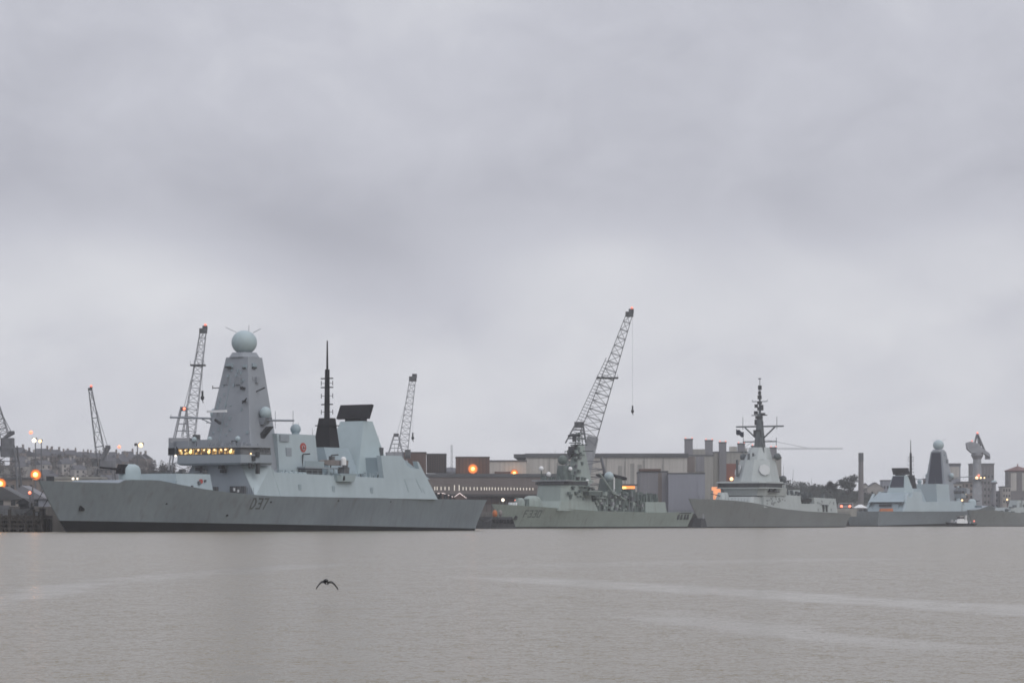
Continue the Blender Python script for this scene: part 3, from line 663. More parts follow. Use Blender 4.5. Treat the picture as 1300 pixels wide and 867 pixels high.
    f.loft([[(59.2 + w - .04, y, z), (59.2 + w + .04, y, z), (59.2 + w + .04, y, z - 1.9), (59.2 + w - .04, y, z - 1.9)] for y, z, w in cs])
    f = tag(f.build('ensign', 'far_dark'), 'dark flag flying under the upper yard of the pale grey warship with the spiked mast', 'flag')
    f.location = r.location; f.rotation_euler = r.rotation_euler
    # after part
    m = MB().frus((67, 76, -4.5, 4.5, 8.6), (68, 75, -4, 4, 15.2)); fn = m.build('forward_funnel', 'third_dark', r)
    m = MB().cbox((69.6, -4.5, 13.2), (4.6, .5, 4.2)); m.build('funnel_intake', 'third_grey', fn)
    MB().cbox((69.2, -4.85, 12.9), (1.5, .3, 1.8)).build('intake_grille', 'third_dark', fn)
    MB().prism_xz([(71.5, 16.5), (75.5, 15.0), (76.6, 16.6), (72, 18.4)], -2.4, 2.4).build('funnel_cap', 'dark_clutter', fn)
    MB().frus((80.5, 89, -4, 4, 8.6), (81.5, 88, -3.4, 3.4, 13.6)).build('after_funnel', 'third_grey', r)
    m = MB()
    for k in range(60): x = rnd.uniform(66, 92); m.cbox((x, rnd.uniform(-7.4, -3), rnd.uniform(8.7, 12.8)), (rnd.uniform(.4, 1.8), rnd.uniform(.4, 1.2), rnd.uniform(.3, 1.2)))
    for k in range(12): x = rnd.uniform(66, 90); m.tube((x, -6, 9), (x + rnd.uniform(-1.5, 1.5), -5.6, rnd.uniform(11, 15.5)), .12, n=4)
    m.cbox((106, -5, 11.4), (1.2, 1, 1.6)); m.each('deck_equipment', 'third_dark', r)
    m = MB()
    for k in range(34):
        x = rnd.uniform(46.5, 64); z = rnd.uniform(8.2, 13.2); y = -(8.5 - (z - 6) * .13) - .02; m.cbox((x, y, z), (rnd.uniform(.3, 1.3), .25, rnd.uniform(.2, .9)))
    for k in range(18): x = rnd.uniform(92, 110); z = rnd.uniform(6.3, 10.0); m.cbox((x, -(8.5 - (z - 6) * .13) - .02, z), (rnd.uniform(.3, 1.0), .2, rnd.uniform(.3, 1.2)))
    m.each('side_fixture', 'third_hull', r)
    m = MB()
    for x in range(92, 111, 2): m.tube((x, -7.7, 10.7), (x, -7.7, 11.8), .05, n=4)
    m.tube((92, -7.7, 11.8), (110, -7.7, 11.8), .04, n=4); m.tube((92, -7.7, 11.3), (110, -7.7, 11.3), .04, n=4)
    for x in range(4, 34, 2): m.tube((x, -hl.hb(x, hl.zd(x)) + .2, hl.zd(x)), (x, -hl.hb(x, hl.zd(x)) + .2, hl.zd(x) + 1.1), .05, n=4)
    m.build('deck_rail', 'third_dark', r)
    bo = MB().loft([[(78.8, -7.3 + b * .2, 9.9 + c * .2) for (b, c) in ((-1, -1), (1, -1), (1, 1), (-1, 1))], [(81, -7.3 + b, 9.7 + c) for (b, c) in ((-.6, -.6), (.6, -.6), (.9, .6), (-.9, .6))], [(88, -7.3 + b, 9.7 + c) for (b, c) in ((-.6, -.6), (.6, -.6), (.9, .6), (-.9, .6))]]).build('stowed_boat', 'dark_clutter', r)
    m = MB()
    for (x, y, h, l) in ((64.5, -7, 10, 0), (77, -5, 9, 1.2), (92.5, -6, 6, .4)): whip(m, x, y, 12, h, .09, l)
    m.each('whip_aerial', 'third_dark', r)
    MB().box(112, 126, -7.6, 7.6, 4.75, 4.95).build('flight_deck', 'deck_grey', r)
    m = MB()
    for k in range(16): x = 112 + k * .9; m.tube((x, -hl.hb(x, 4.8) + .2, 4.8), (x, -hl.hb(x, 4.8) + .2, 5.9), .06, n=4)
    m.build('stern_rail', 'third_dark', r)
    return r
es = make_escort()

# ------------------------------------------------------------------ GREY SHIP AT THE RIGHT EDGE
def make_support():
    r = ship_root('support_ship', 'low grey ship cut by the right edge, overlapping the distant destroyer bow', 1229, 1380, 38)
    sheer = [(0, 7.6), (12, 7.4), (16, 7.0), (40, 5.4), (120, 5.0)]
    hl = Hull(120, sheer, 3.5, 7.4, lambda x: .3, wl=.86, ud=.22, uw=.3, pd=.5)
    hl.build(r, 'third_hull')
    MB().frus((22, 62, -5.4, 5.4, 5.4), (24, 60, -5, 5, 8.8)).build('deckhouse', 'third_grey', r)
    m = MB()
    for k in range(40): x = rnd.uniform(18, 70); m.cbox((x, rnd.uniform(-6, -2), rnd.uniform(6, 9.8)), (rnd.uniform(.5, 2.2), rnd.uniform(.5, 1.5), rnd.uniform(.5, 1.8)))
    for k in range(10): x = rnd.uniform(20, 60); m.tube((x, -4, 6), (x + rnd.uniform(-2, 2), -4, rnd.uniform(10, 14)), .14, n=4)
    m.each('deck_equipment', 'third_dark', r)
    MB().oct((30, 40, -4, 4, 8.8), (31, 39.5, -3.6, 3.6, 12.2), .15).build('wheelhouse', 'third_grey', r)
    return r
make_support()

# ------------------------------------------------------------------ TUG
def make_tug():
    D = 1330; c = P(1219, 669, D)
    r = thing('tugboat', 'small dark tugboat with white wheelhouse passing in front of the distant destroyer', 'tugboat', (c.x, D, 0), R(12))
    hl = Hull(14.5, [(0, 1.9), (5, 1.45), (10, 1.25), (14.5, 1.4)], 1.3, 2.3, lambda x: .25, ud=.35, uw=.4, pd=.6)
    for name, m, kw in (('hull', 'dark_clutter', dict(f0=hl.boot, f1=hl.zd, deck=True)), ('boot_topping', 'boot_black', dict(f0=lambda x: -.8, f1=hl.boot, m=3))):
        o = hl.mesh(n=24, **kw).build(name, m, r); o.location.x = -7
    m = MB()
    for k in range(10): x = -6 + k * 1.25; m.tube((x, -hl.hb(x + 7, 1) - .25, .9), (x + .1, -hl.hb(x + 7, 1) - .05, .9), .42, n=10)
    m.each('tyre_fender', 'boot_black', r)
    w = MB().frus((-2.2, 3.0, -1.6, 1.6, 1.4), (-1.9, 2.8, -1.4, 1.4, 2.9)).build('deckhouse', 'white_paint', r)
    wh = MB().oct((-1.2, 1.6, -1.3, 1.3, 2.9), (-1.0, 1.4, -1.2, 1.2, 4.7), .2).build('wheelhouse', 'white_paint', r)
    MB().oct((-1.2, 1.55, -1.32, 1.32, 3.5), (-1.15, 1.5, -1.3, 1.3, 4.3), .2).build('wheelhouse_window', 'dark_glass', wh)
    MB().box(-1.5, 1.9, -1.5, 1.5, 4.7, 4.85).build('wheelhouse_roof', 'dark_clutter', wh)
    MB().tube((.8, 0, 4.8), (.9, 0, 11.6), .1, .07).tube((.8, -1, 7.2), (.8, 1, 7.2), .06).build('mast', 'crane_grey', r)
    MB().ball((.9, -.1, 11.7), .42, 12, 8).build('masthead_lamp', 'lamp_warm', r)
    MB().tube((2.6, -.7, 2.9), (2.7, -.7, 5.0), .3, n=8).tube((2.6, .7, 2.9), (2.7, .7, 5.0), .3, n=8).each('exhaust', 'white_paint', r)
    MB().ball((5.8, -2.0, 2.4), .4, 10, 6).build('stern_lamp', 'lamp_red', r)
    m = MB()
    for k in range(14): x = rnd.uniform(-5, 5); m.cbox((x, rnd.uniform(-1.6, .5), 1.8), (rnd.uniform(.3, .8), .5, rnd.uniform(.4, 1.0)))
    m.cbox((-4.2, -1.2, 2.4), (1.1, .6, 1.4)); m.each('deck_gear', 'crane_pale', r)
make_tug()

# ------------------------------------------------------------------ WATER, LAND, QUAY, HILL
ZL = 4.6
def water_material():
    m = bpy.data.materials.new('water'); m.use_nodes = True
    nt = m.node_tree; N = nt.nodes; L = nt.links; b = N['Principled BSDF']
    b.inputs['IOR'].default_value = 1.33
    tc = N.new('ShaderNodeTexCoord')
    def noise(scale, sx, sy, detail, rough=.55):
        mp = N.new('ShaderNodeMapping'); mp.inputs['Scale'].default_value = (sx, sy, 1); L.new(tc.outputs['Object'], mp.inputs['Vector'])
        n = N.new('ShaderNodeTexNoise'); n.inputs['Scale'].default_value = scale; n.inputs['Detail'].default_value = detail; n.inputs['Roughness'].default_value = rough
        L.new(mp.outputs[0], n.inputs['Vector']); return n
    def math_(op, a, bb=None, c=None):
        n = N.new('ShaderNodeMath'); n.operation = op
        for i, v in enumerate((a, bb, c)):
            if v is None: continue
            if isinstance(v, (int, float)): n.inputs[i].default_value = v
            else: L.new(v, n.inputs[i])
        return n.outputs[0]
    sep = N.new('ShaderNodeSeparateXYZ'); L.new(tc.outputs['Object'], sep.inputs[0])
    wob = noise(.12, 1, 1, 3); wob2 = noise(.5, 1, .5, 3)
    X = math_('ADD', sep.outputs[0], math_('MULTIPLY', math_('SUBTRACT', wob.outputs['Fac'], .5), 3.0))
    Y = math_('ADD', sep.outputs[1], math_('MULTIPLY', math_('SUBTRACT', wob2.outputs['Fac'], .5), 5.0))
    mask = None
    # slicks: smooth lanes left on the water (ax, ay, bx, by, half width, strength)
    for ax, ay, bx, by, hw, st in ((-1.0, 99, 14, 49, 2.3, 1.), (2.6, 57.5, 6.6, 41.5, 1.3, .9), (-11.6, 60, -12.3, 90, 1.3, .9), (-12.3, 90, -8.0, 128, 2.0, .6), (3.0, 62.0, 4.6, 52, .8, .5), (-2, 118, 18, 150, 5, .35)):
        dx, dy = bx - ax, by - ay; Ln = math.hypot(dx, dy); dx /= Ln; dy /= Ln
        rx = math_('SUBTRACT', X, ax); ry = math_('SUBTRACT', Y, ay)
        d = math_('ABSOLUTE', math_('SUBTRACT', math_('MULTIPLY', rx, dy), math_('MULTIPLY', ry, dx)))
        t = math_('ADD', math_('MULTIPLY', rx, dx), math_('MULTIPLY', ry, dy))
        inx = 1.0
        mr = N.new('ShaderNodeMapRange'); mr.interpolation_type = 'SMOOTHSTEP'
        L.new(d, mr.inputs[0]); mr.inputs[1].default_value = hw * .35; mr.inputs[2].default_value = hw; mr.inputs[3].default_value = st; mr.inputs[4].default_value = 0
        e0 = N.new('ShaderNodeMapRange'); e0.interpolation_type = 'SMOOTHSTEP'; L.new(t, e0.inputs[0]); e0.inputs[1].default_value = -Ln * .08; e0.inputs[2].default_value = Ln * .15
        e1 = N.new('ShaderNodeMapRange'); e1.interpolation_type = 'SMOOTHSTEP'; L.new(t, e1.inputs[0]); e1.inputs[1].default_value = Ln * 1.1; e1.inputs[2].default_value = Ln * .85
        v = math_('MULTIPLY', math_('MULTIPLY', mr.outputs[0], e0.outputs[0]), e1.outputs[0])
        mask = v if mask is None else math_('MAXIMUM', mask, v)
    brk = noise(1.1, 1, .4, 4); mask = math_('MULTIPLY', mask, math_('MINIMUM', math_('ADD', brk.outputs['Fac'], .35), 1.0))
    big = noise(.05, 1, .35, 4)
    n1 = noise(1.3, 1.0, .7, 5, .6); n2 = noise(6, 1, .7, 4, .6); n3 = noise(19, 1, .5, 3, .6)
    amp = math_('MULTIPLY', math_('SUBTRACT', 1.0, math_('MULTIPLY', mask, .88)), math_('ADD', .8, math_('MULTIPLY', big.outputs['Fac'], .4)))
    # wave slopes, unfiltered: the surface tilts by the colour channels of three sizes of chop
    def slope(ch):
        tot = None
        for n_, k in ((n1, .42), (n2, .85), (n3, 1.15)):
            sp = N.new('ShaderNodeSeparateColor'); L.new(n_.outputs['Color'], sp.inputs[0])
            v = math_('MULTIPLY', math_('SUBTRACT', sp.outputs[ch], .5), k); tot = v if tot is None else math_('ADD', tot, v)
        return math_('MULTIPLY', tot, amp)
    cv = N.new('ShaderNodeCombineXYZ'); L.new(slope(0), cv.inputs[0]); L.new(slope(1), cv.inputs[1]); cv.inputs[2].default_value = 1
    nz = N.new('ShaderNodeVectorMath'); nz.operation = 'NORMALIZE'; L.new(cv.outputs[0], nz.inputs[0]); L.new(nz.outputs[0], b.inputs['Normal'])
    L.new(math_('SUBTRACT', .22, math_('MULTIPLY', mask, .06)), b.inputs['Roughness'])
    cr = N.new('ShaderNodeValToRGB'); cr.color_ramp.elements[0].color = (.148, .125, .074, 1); cr.color_ramp.elements[1].color = (.19, .16, .10, 1)
    L.new(big.outputs['Fac'], cr.inputs[0]); L.new(cr.outputs[0], b.inputs['Base Color'])
    MATS['water'] = m
water_material()
w = MB().add([(-3000, -60, 0), (3000, -60, 0), (3000, 5000, 0), (-3000, 5000, 0)], [(0, 1, 2, 3)]).build('water', 'water', smooth=False); kind(w, 'structure')
QL = [(-2500, 575), (-97, 575), (-22, 682), (-14, 905), (47, 992), (50, 1016), (110, 1128), (146, 1358), (228, 1474), (420, 1650), (2500, 2300)]
g = MB(); n = len(QL)
g.add([(x, d, ZL) for x, d in QL] + [(2500, 4900, ZL), (-2500, 4900, ZL)], [tuple(range(n + 2))]); g = kind(g.build('ground', 'yard_ground', smooth=False), 'structure')
qm = MB()
for (a, b) in zip(QL, QL[1:]):
    d = Vector((b[0] - a[0], b[1] - a[1], 0)).normalized(); nn = Vector((d.y, -d.x, 0))      # towards the water
    A = Vector((*a, 0)); Bv = Vector((*b, 0)); o = nn * .9
    pts = [A + o, Bv + o, Bv - nn * .3, A - nn * .3]
    qm.add([(p.x, p.y, -2) for p in pts] + [(p.x, p.y, ZL + .3) for p in pts], [(0, 1, 5, 4), (1, 2, 6, 5), (2, 3, 7, 6), (3, 0, 4, 7), (4, 5, 6, 7)])
tag(qm.build('quay_wall', 'quay', smooth=False), 'long weathered stone sea wall the warships are moored against', 'sea wall')

RIDGE = [(-500, 588), (0, 590), (60, 590), (170, 594), (200, 599), (240, 602), (500, 614), (900, 632), (1000, 628), (1100, 628), (1200, 642), (1700, 642)]
def smooth(t): t = clamp(t); return t * t * (3 - 2 * t)
def hill_z(X, D):
    k = 650 + F * X / D; zr = zat(knots(RIDGE, k), 1800)
    return ZL + .05 + max(0, zr - ZL) * smooth((D - 1480) / 320)
hm = MB(); nk, nd = 120, 26; vs = []
for j in range(nd + 1):
    D = 1480 + j * (60 if j > 8 else 40) + (0 if j <= 8 else -160)
    for i in range(nk + 1):
        k = -500 + i * 2200 / nk; X = xat(k, D); vs.append((X, D, hill_z(X, D) - (.6 if j == 0 else 0) + rnd.uniform(-.3, .3)))
hm.add(vs, [(j * (nk + 1) + i, j * (nk + 1) + i + 1, (j + 1) * (nk + 1) + i + 1, (j + 1) * (nk + 1) + i) for j in range(nd) for i in range(nk)])
kind(hm.build('hill', 'hill_ground'), 'structure')

# ------------------------------------------------------------------ TREES
def leaf_tris(mb, c, rad, n, size, rz=1.):
    vs = mb.v; fs = mb.f
    for _ in range(n):
        while True:
            p = Vector((rnd.uniform(-1, 1), rnd.uniform(-1, 1), rnd.uniform(-1, 1)))
            if .15 < p.length < 1: break
        p = Vector((c[0] + p.x * rad[0], c[1] + p.y * rad[1], c[2] + p.z * rad[2]))
        a = Vector((rnd.gauss(0, 1), rnd.gauss(0, 1), rnd.gauss(0, 1))).normalized(); b = a.orthogonal().normalized()
        s = size * rnd.uniform(.5, 1.4); o = len(vs)
        vs += [tuple(p + a * s), tuple(p - a * s * .5 + b * s * .6), tuple(p - a * s * .5 - b * s * .6)]; fs.append((o, o + 1, o + 2))
def tree(label, loc, h, wd, n, leaf, group=None, name='tree', size=.35):
    r = thing(name, label, 'tree', loc, rnd.uniform(0, 6), group)
    t = MB().tube((0, 0, -.5), (0, 0, h * .45), h * .035, h * .022, 7); tips = []
    for k in range(9):
        a = k * 2.4; q = Vector((math.cos(a) * wd * .33 * rnd.uniform(.6, 1), math.sin(a) * wd * .33 * rnd.uniform(.6, 1), h * rnd.uniform(.55, .85)))
        t.tube((0, 0, h * rnd.uniform(.2, .42)), q, h * .014, h * .005, 5); tips.append(q)
    t.build('trunk', 'bark', r)
    m = MB()
    for q in tips + [Vector((0, 0, h * .85))]:
        for _ in range(3):
            c = q + Vector((rnd.uniform(-1, 1) * wd * .16, rnd.uniform(-1, 1) * wd * .16, rnd.uniform(-.06, .1) * h))
            leaf_tris(m, c, (wd * .16, wd * .16, h * .11), n // 30, size)
    m.build('crown', leaf, r, smooth=False)
    return r
def wood(name, spots, mt, label=None):
    m = MB()
    for (x, y, z, h, w) in spots:
        m.tube((x, y, z), (x, y, z + h * .6), .18, .1, 4)
        for _ in range(4): leaf_tris(m, (x + rnd.uniform(-.3, .3) * w, y + rnd.uniform(-.3, .3) * w, z + h * rnd.uniform(.45, .8)), (w * .38, w * .38, h * .24), 26, .6)
    o = kind(m.build(name, mt, smooth=False), 'stuff'); return o
sp = []
for _ in range(520):
    D = rnd.uniform(1530, 1790); k = rnd.uniform(-60, 620); X = xat(k, D)
    sp.append((X, D, hill_z(X, D) - .5, rnd.uniform(4, 9.5), rnd.uniform(4, 8)))
o = wood('hillside_wood', sp, 'twig'); o['label'] = 'bare winter trees covering the hillside behind the dockyard'; o['category'] = 'wood'
sp = []
for _ in range(230):
    D = rnd.uniform(1600, 1800); k = rnd.uniform(975, 1150); X = xat(k, D)
    z = hill_z(X, D); top = knots([(975, 600), (1010, 607), (1035, 608), (1060, 617), (1085, 622), (1150, 628)], k); hmax = zat(top, D) - z
    sp.append((X, D, z - .5, clamp(hmax * rnd.uniform(.55, 1.0), 3, 14), rnd.uniform(5, 9)))
o = wood('evergreen_wood', sp, 'leaf_dark'); o['label'] = 'dark wood on the rise behind the pale grey warship stern'; o['category'] = 'wood'
for i, (k, top, wpx, D, lab) in enumerate(((1077, 603, 30, 1640, 'tall dark round-topped tree left of the tall brick chimney'),
                             (1056, 611, 20, 1660, 'lower dark spreading tree touching the round-topped tree by the chimney'),)):
    z = hill_z(xat(k, D), D); tree(lab, (xat(k, D), D, z), zat(top, D) - z, wpx * D / F, 2600, 'leaf_dark', size=.5)
for k, top, w_, in ((192, 590, 14), (205, 585, 16), (217, 588, 14), (212, 592, 16), (184, 594, 12)):
    D = 1560 + k % 7 * 12; X = xat(k, D); z = hill_z(X, D)
    tree('rounded bare-branched tree on the hillside beside the nearest destroyer bridge', (X, D, z), zat(top, D) - z, w_ * D / F * 1.15, 1300, 'twig', 'rounded trees on the hillside', size=.4)

# ------------------------------------------------------------------ HOUSES on the hill
def house(w, d, h, rh, wallm, label, group, chim=True):
    r = thing('terraced_house', label, 'house', group=group)
    MB().box(-w / 2, w / 2, -d / 2, d / 2, -3, h).build('wall', wallm, r)
    m = MB(); o = .25
    m.add([(-w / 2 - .02, -d / 2 - o, h - .05), (w / 2 + .02, -d / 2 - o, h - .05), (w / 2 + .02, d / 2 + o, h - .05), (-w / 2 - .02, d / 2 + o, h - .05), (-w / 2 - .02, 0, h + rh), (w / 2 + .02, 0, h + rh)],
          [(0, 1, 5, 4), (2, 3, 4, 5), (0, 4, 3), (1, 2, 5), (3, 2, 1, 0)])
    rf = m.build('roof', 'slate', r, False)
    if chim: MB().box(w / 2 - 1.0, w / 2 - .1, -.6, .6, h + rh - 1.2, h + rh + 1.5).build('chimney', wallm, rf)
    for x in (-w * .25, w * .22):
        for z in (h * .16, h * .62): MB().box(x - .55, x + .55, -d / 2 - .05, -d / 2 + .1, z, z + 1.4).build('window', 'dark_glass', r, False)
    return r
ha = house(6.5, 8, 5.6, 3.0, 'render_brown', 'small brown terraced house with slate roof in the row on the hilltop', 'brown houses along the hilltop')
hb_ = house(7, 8, 5.2, 2.6, 'render_pale', 'small pale rendered house with slate roof in the row on the hilltop', 'pale houses along the hilltop')
us = {id(ha): 0, id(hb_): 0}
for i in range(32):
    k = 22 + i * 5.2 + rnd.uniform(-1.2, 1.2); D = 1790 + rnd.uniform(-10, 25); X = xat(k, D)
    src = ha if rnd.random() < .68 else hb_
    o = src if not us[id(src)] else copy_tree(src); us[id(src)] = 1
    top = knots([(0, 579), (60, 575), (75, 573), (160, 577), (180, 581), (200, 585)], k); sc_ = rnd.uniform(.9, 1.15)
    o.location = (X, D, hill_z(X, D) + rnd.uniform(-.8, .6)); o.rotation_euler.z = rnd.choice((0, 0, 0, R(90))) + rnd.uniform(-.15, .15); o.scale = (sc_,) * 3
for i in range(16):
    k = rnd.uniform(15, 165); D = rnd.uniform(1620, 1740); X = xat(k, D); src = hb_ if i % 3 else ha
    o = copy_tree(src); o.location = (X, D, hill_z(X, D) + .5); o.rotation_euler.z = rnd.uniform(-.6, .6)
    o['label'] = ('small pale house' if i % 3 else 'small brown house') + ' half hidden by bare trees below the hilltop row'; o['group'] = 'houses among the hillside trees ' + ('pale' if i % 3 else 'brown')

# ------------------------------------------------------------------ DOCKYARD BUILDINGS
def bld(name, label, cat, k0, k1, top, D, depth, wallm, roofm='roof_dark', rz=0., z0=ZL, bottom=None, roof=.5, over=.3, taper=0.):
    """A block whose face spans frame columns k0..k1 at distance D, turned rz about its near left corner."""
    r = thing(name, label, cat, (xat(k0, D), D, z0), rz)
    w_ = (k1 - k0) * D / F / max(.3, math.cos(rz)); h = zat(top, D) - z0; b = 0 if bottom is None else zat(bottom, D) - z0
    MB().frus((0, w_, 0, depth, b - (.3 if bottom is None else 0)), (taper, w_ - taper, taper, depth - taper, h - roof)).build('wall', wallm, r)
    MB().box(-over + taper, w_ + over - taper, -over + taper, depth + over - taper, h - roof, h).build('roof', roofm, r)
    return r, w_, h
def vribs(r, w_, z0, z1, n, m, y=-.08, t=.18):
    mb = MB()
    for i in range(1, n): x = w_ * i / n; mb.box(x - t / 2, x + t / 2, y, y + .1, z0, z1)
    return mb.build('cladding_rib', m, r, False)
def wins(r, w_, z0, z1, n, m='dark_glass', y=-.1, fr=.55, x0=0., name='window'):
    for i in range(n):
        x = x0 + (w_ - x0) * (i + .5) / n; ww = (w_ - x0) / n * fr / 2
        MB().box(x - ww, x + ww, y, y + .15, z0, z1).build(name, m, r, False)
# long low shed with the row of bright slots
D = 1060
r, w_, h = bld('dock_workshop', 'long low brown-grey workshop with a row of tiny bright slots, behind the nearest destroyer stern', 'building', 520, 712, 601, D, 40, 'brown_grey', 'roof_dark', R(4), roof=1.2)
ks = [552, 555, 560, 565, 570, 577, 583, 588, 592, 597, 602, 606, 611, 615, 618, 621.5, 625, 629, 633, 637, 641, 645, 649, 653, 657, 661, 665, 669, 673, 677]
for i, k in enumerate(ks):
    x = (k - 520) * D / F; tall = k in (577, 583); z1 = zat(615.5 if tall else 617.5 + (k - 552) * .012, D) - ZL; z0 = zat(622, D) - ZL
    MB().box(x - .13, x + .13, -.12, .05, z0 if not tall else z0 - .2, z1).build('lit_slot', 'slot_light', r, False)
MB().box(2, w_ - 1, -3.2, -.05, zat(630, D) - ZL, zat(627, D) - ZL).build('canopy', 'brown_dark', r)
MB().box(2, w_ - 1, -.25, -.05, zat(640, D) - ZL, zat(631, D) - ZL).build('lower_wall', 'brown_cladding', r)
m = MB()
for i in range(26): x = 8 + i * 1.75; m.box(x, x + .16, -3.1, -2.9, -.2, zat(630, D) - ZL)
m.each('canopy_post', 'brown_dark', r)
# plant rooms
r, w_, h = bld('plant_room', 'reddish brown clad plant room above the destroyer hangar, under the pale crane', 'building', 497, 541, 573.5, 1085, 12, 'brown_cladding', 'brown_dark', R(3), z0=ZL, bottom=606, roof=.4, over=.15); vribs(r, w_, zat(606, 1085) - ZL, h - .5, 12, 'brown_cladding')
r, w_, h = bld('plant_room', 'dark brown clad plant room joined to the right of the reddish one', 'building', 541.5, 566, 575.5, 1090, 12, 'brown_dark', 'roof_dark', 0, bottom=600, roof=.4, over=.12); vribs(r, w_, zat(600, 1090) - ZL, h - .5, 8, 'brown_cladding')
r, w_, h = bld('plant_room', 'square brown plant room with the big orange lamp on it', 'building', 579, 621.5, 579.5, 1085, 11, 'brown_cladding', 'brown_dark', R(2), bottom=601, roof=.4, over=.12); vribs(r, w_, zat(601, 1085) - ZL, h - .5, 10, 'brown_dark')
m = MB().lattice((-1.6, -.5, 13), (-1.6, -.5, h + 4.2), (1, 0, 0), .7, .5, 8, .07); m.build('ladder_mast', 'crane_grey', r)
lp = MB().ball((w_ * .5, -.9, zat(595, 1085) - ZL), .62, 14, 10).build('floodlight', 'lamp_core', r)
glow_disc(r, (w_ * .5, -.3, zat(595, 1085) - ZL), 1.8, 'floodlight_halo'); point_light((xat(600, 1085), 1082, zat(595, 1085)), 300, (1, .42, .12))
r, w_, h = bld('roof_shed', 'grey domed roof between the two brown plant rooms', 'building', 553, 585, 598, 1140, 20, 'grey_cladding', 'grey_cladding', 0, roof=.4); MB().prism_xz([(0.5, h), (3.5, h + 1.3), (6, h + 1.6), (9, h + .9), (w_, h)], 1, 18).build('curved_roof', 'blue_grey_cladding', r)
# big shed
D = 1180
r, w_, h = bld('ship_hall', 'big pale streaked concrete hall with a dark roof edge behind the frigate', 'building', 668, 872, 575.5, D, 60, 'pale_cladding', 'roof_dark', R(-2), roof=1.6, over=.5)
MB().prism_xz([(0, -.3), (-3.2, -.3), (-3.2, h * .55), (0, h - 1.7)], 0.3, 50).build('sloped_end', 'concrete', r)
MB().box(-5, 0, 2, 55, h - 1.6, h - .2).build('roof_edge', 'roof_dark', r)
m = MB()
for x in (9, 16.5, 24.0, 31.5, 39, 46.5, 54): m.box(x, x + .45, -.3, .1, 0, h - 1.7)
m.each('pilaster', 'concrete', r)
m = MB()
for x in (12, 22, 36.4, 41.2, 44.1): m.box(x, x + 1.6, -.12, .1, 3, h - rnd.uniform(2.5, 5))
m.each('stained_panel', 'concrete', r)
r, w_, h = bld('low_hall', 'pale grey low hall with sloping right edge beside the big concrete hall', 'building', 618, 668, 584, 1150, 40, 'pale_cladding', 'roof_dark', 0, roof=.5)
MB().box(3.0, 10.2, -.3, .2, zat(605, 1150) - ZL, zat(598.5, 1150) - ZL).build('dark_annex', 'brown_cladding', r)
o = MB().ball((w_ * .70, -1.2, zat(600.5, 1150) - ZL), .5, 12, 8).build('floodlight', 'lamp_core', r); glow_disc(r, (w_ * .7, -.5, zat(600.5, 1150) - ZL), 1.5, 'floodlight_halo'); point_light((xat(653, 1150), 1146.5, zat(600.5, 1150)), 220, (1, .42, .12))
# blue grey block
D = 1045
r, w_, h = bld('frigate_shed', 'plain blue-grey clad shed block behind the frigate hangar', 'building', 813, 848, 597.5, D, 30, 'grey_cladding', 'roof_dark', 0, roof=.5, over=.15)
MB().box(-.4, 7.2, -.6, 3, h - .1, h + .7).build('rust_parapet', 'brown_cladding', r)
m = MB().box(6.2, 7.5, -.12, .1, 3, h - .6); m.build('door_track', 'brown_grey', r)
r, w_, h = bld('frigate_shed', 'taller bluish clad shed bay joined right of the plain blue-grey block', 'building', 848.5, 895, 600, D - 3, 30, 'blue_grey_cladding', 'roof_dark', 0, roof=.4, over=.12)
vribs(r, w_, 1, h - .6, 5, 'blue_grey_cladding', t=.1)
# the concrete block with square stacks
D = 1240
r, w_, h = bld('boiler_house', 'grey concrete block with square stacks capped by red lights', 'building', 864, 906, 577, D, 40, 'concrete', 'roof_dark', 0, roof=.6, over=.2)
for (a, b, c) in ((866, 882, 'brown_grey'), (883.5, 894, 'grey_cladding')):
    MB().box((a - 864) * D / F, (b - 864) * D / F, -.25, .1, zat(599, D) - ZL, zat(579.5, D) - ZL).each('steel_panel', c, r)
MB().box((870 - 864) * D / F, (905 - 864) * D / F, .2, 6, h - .02, zat(570, D) - ZL).build('stack_plinth', 'concrete', r)
def stack(r, k0, k1, top, D, kx, y0=.1, z0=None, red=True):
    x0, x1 = (k0 - kx) * D / F, (k1 - kx) * D / F; zt = zat(top, D) - ZL
    s = MB().box(x0, x1, y0, y0 + x1 - x0, h if z0 is None else z0, zt).build('stack', 'grey_cladding', r)
    MB().box(x0 - .2, x1 + .2, y0 - .2, y0 + x1 - x0 + .2, zt, zt + .4).build('stack_cap', 'roof_dark', s)
    if red:
        for x in (x0 + .3, x1 - .3): MB().ball((x, y0 - .1, zt + .7), .27, 10, 6).build('warning_lamp', 'lamp_red', s)
stack(r, 869.5, 879.5, 558, D, 864); stack(r, 895.5, 905, 559.5, D, 864)
r, w_, h = bld('boiler_house', 'second grey concrete block with a red brick bay, square red-lit stacks and plant box', 'building', 906.5, 950, 573, D + 8, 34, 'concrete', 'roof_dark', 0, roof=.5, over=.15)
MB().box((922 - 906.5) * D / F, (948 - 906.5) * D / F, -.6, .1, -.2, zat(588, D) - ZL).build('brick_bay', 'brick_red', r)
stack(r, 913, 922, 561.5, D, 906.5, -.9, z0=0); stack(r, 937, 946, 563, D, 906.5)
MB().box((927 - 906.5) * D / F, (936 - 906.5) * D / F, 1, 5, h, zat(566, D) - ZL).build('plant_box', 'pale_cladding', r)
MB().ball(((928.5 - 906.5) * D / F, -1.3, zat(607.5, D) - ZL), .75, 12, 8).build('floodlight', 'lamp_warm', r)
r, w_, h = bld('boiler_house', 'grey block behind the pale warship tower with two red-lit square stacks', 'building', 951, 992, 580, D + 16, 30, 'concrete', 'roof_dark', 0, roof=.5, over=.15)
stack(r, 954.5, 963.5, 565.5, D, 951); stack(r, 978.5, 986.5, 567.5, D, 951)
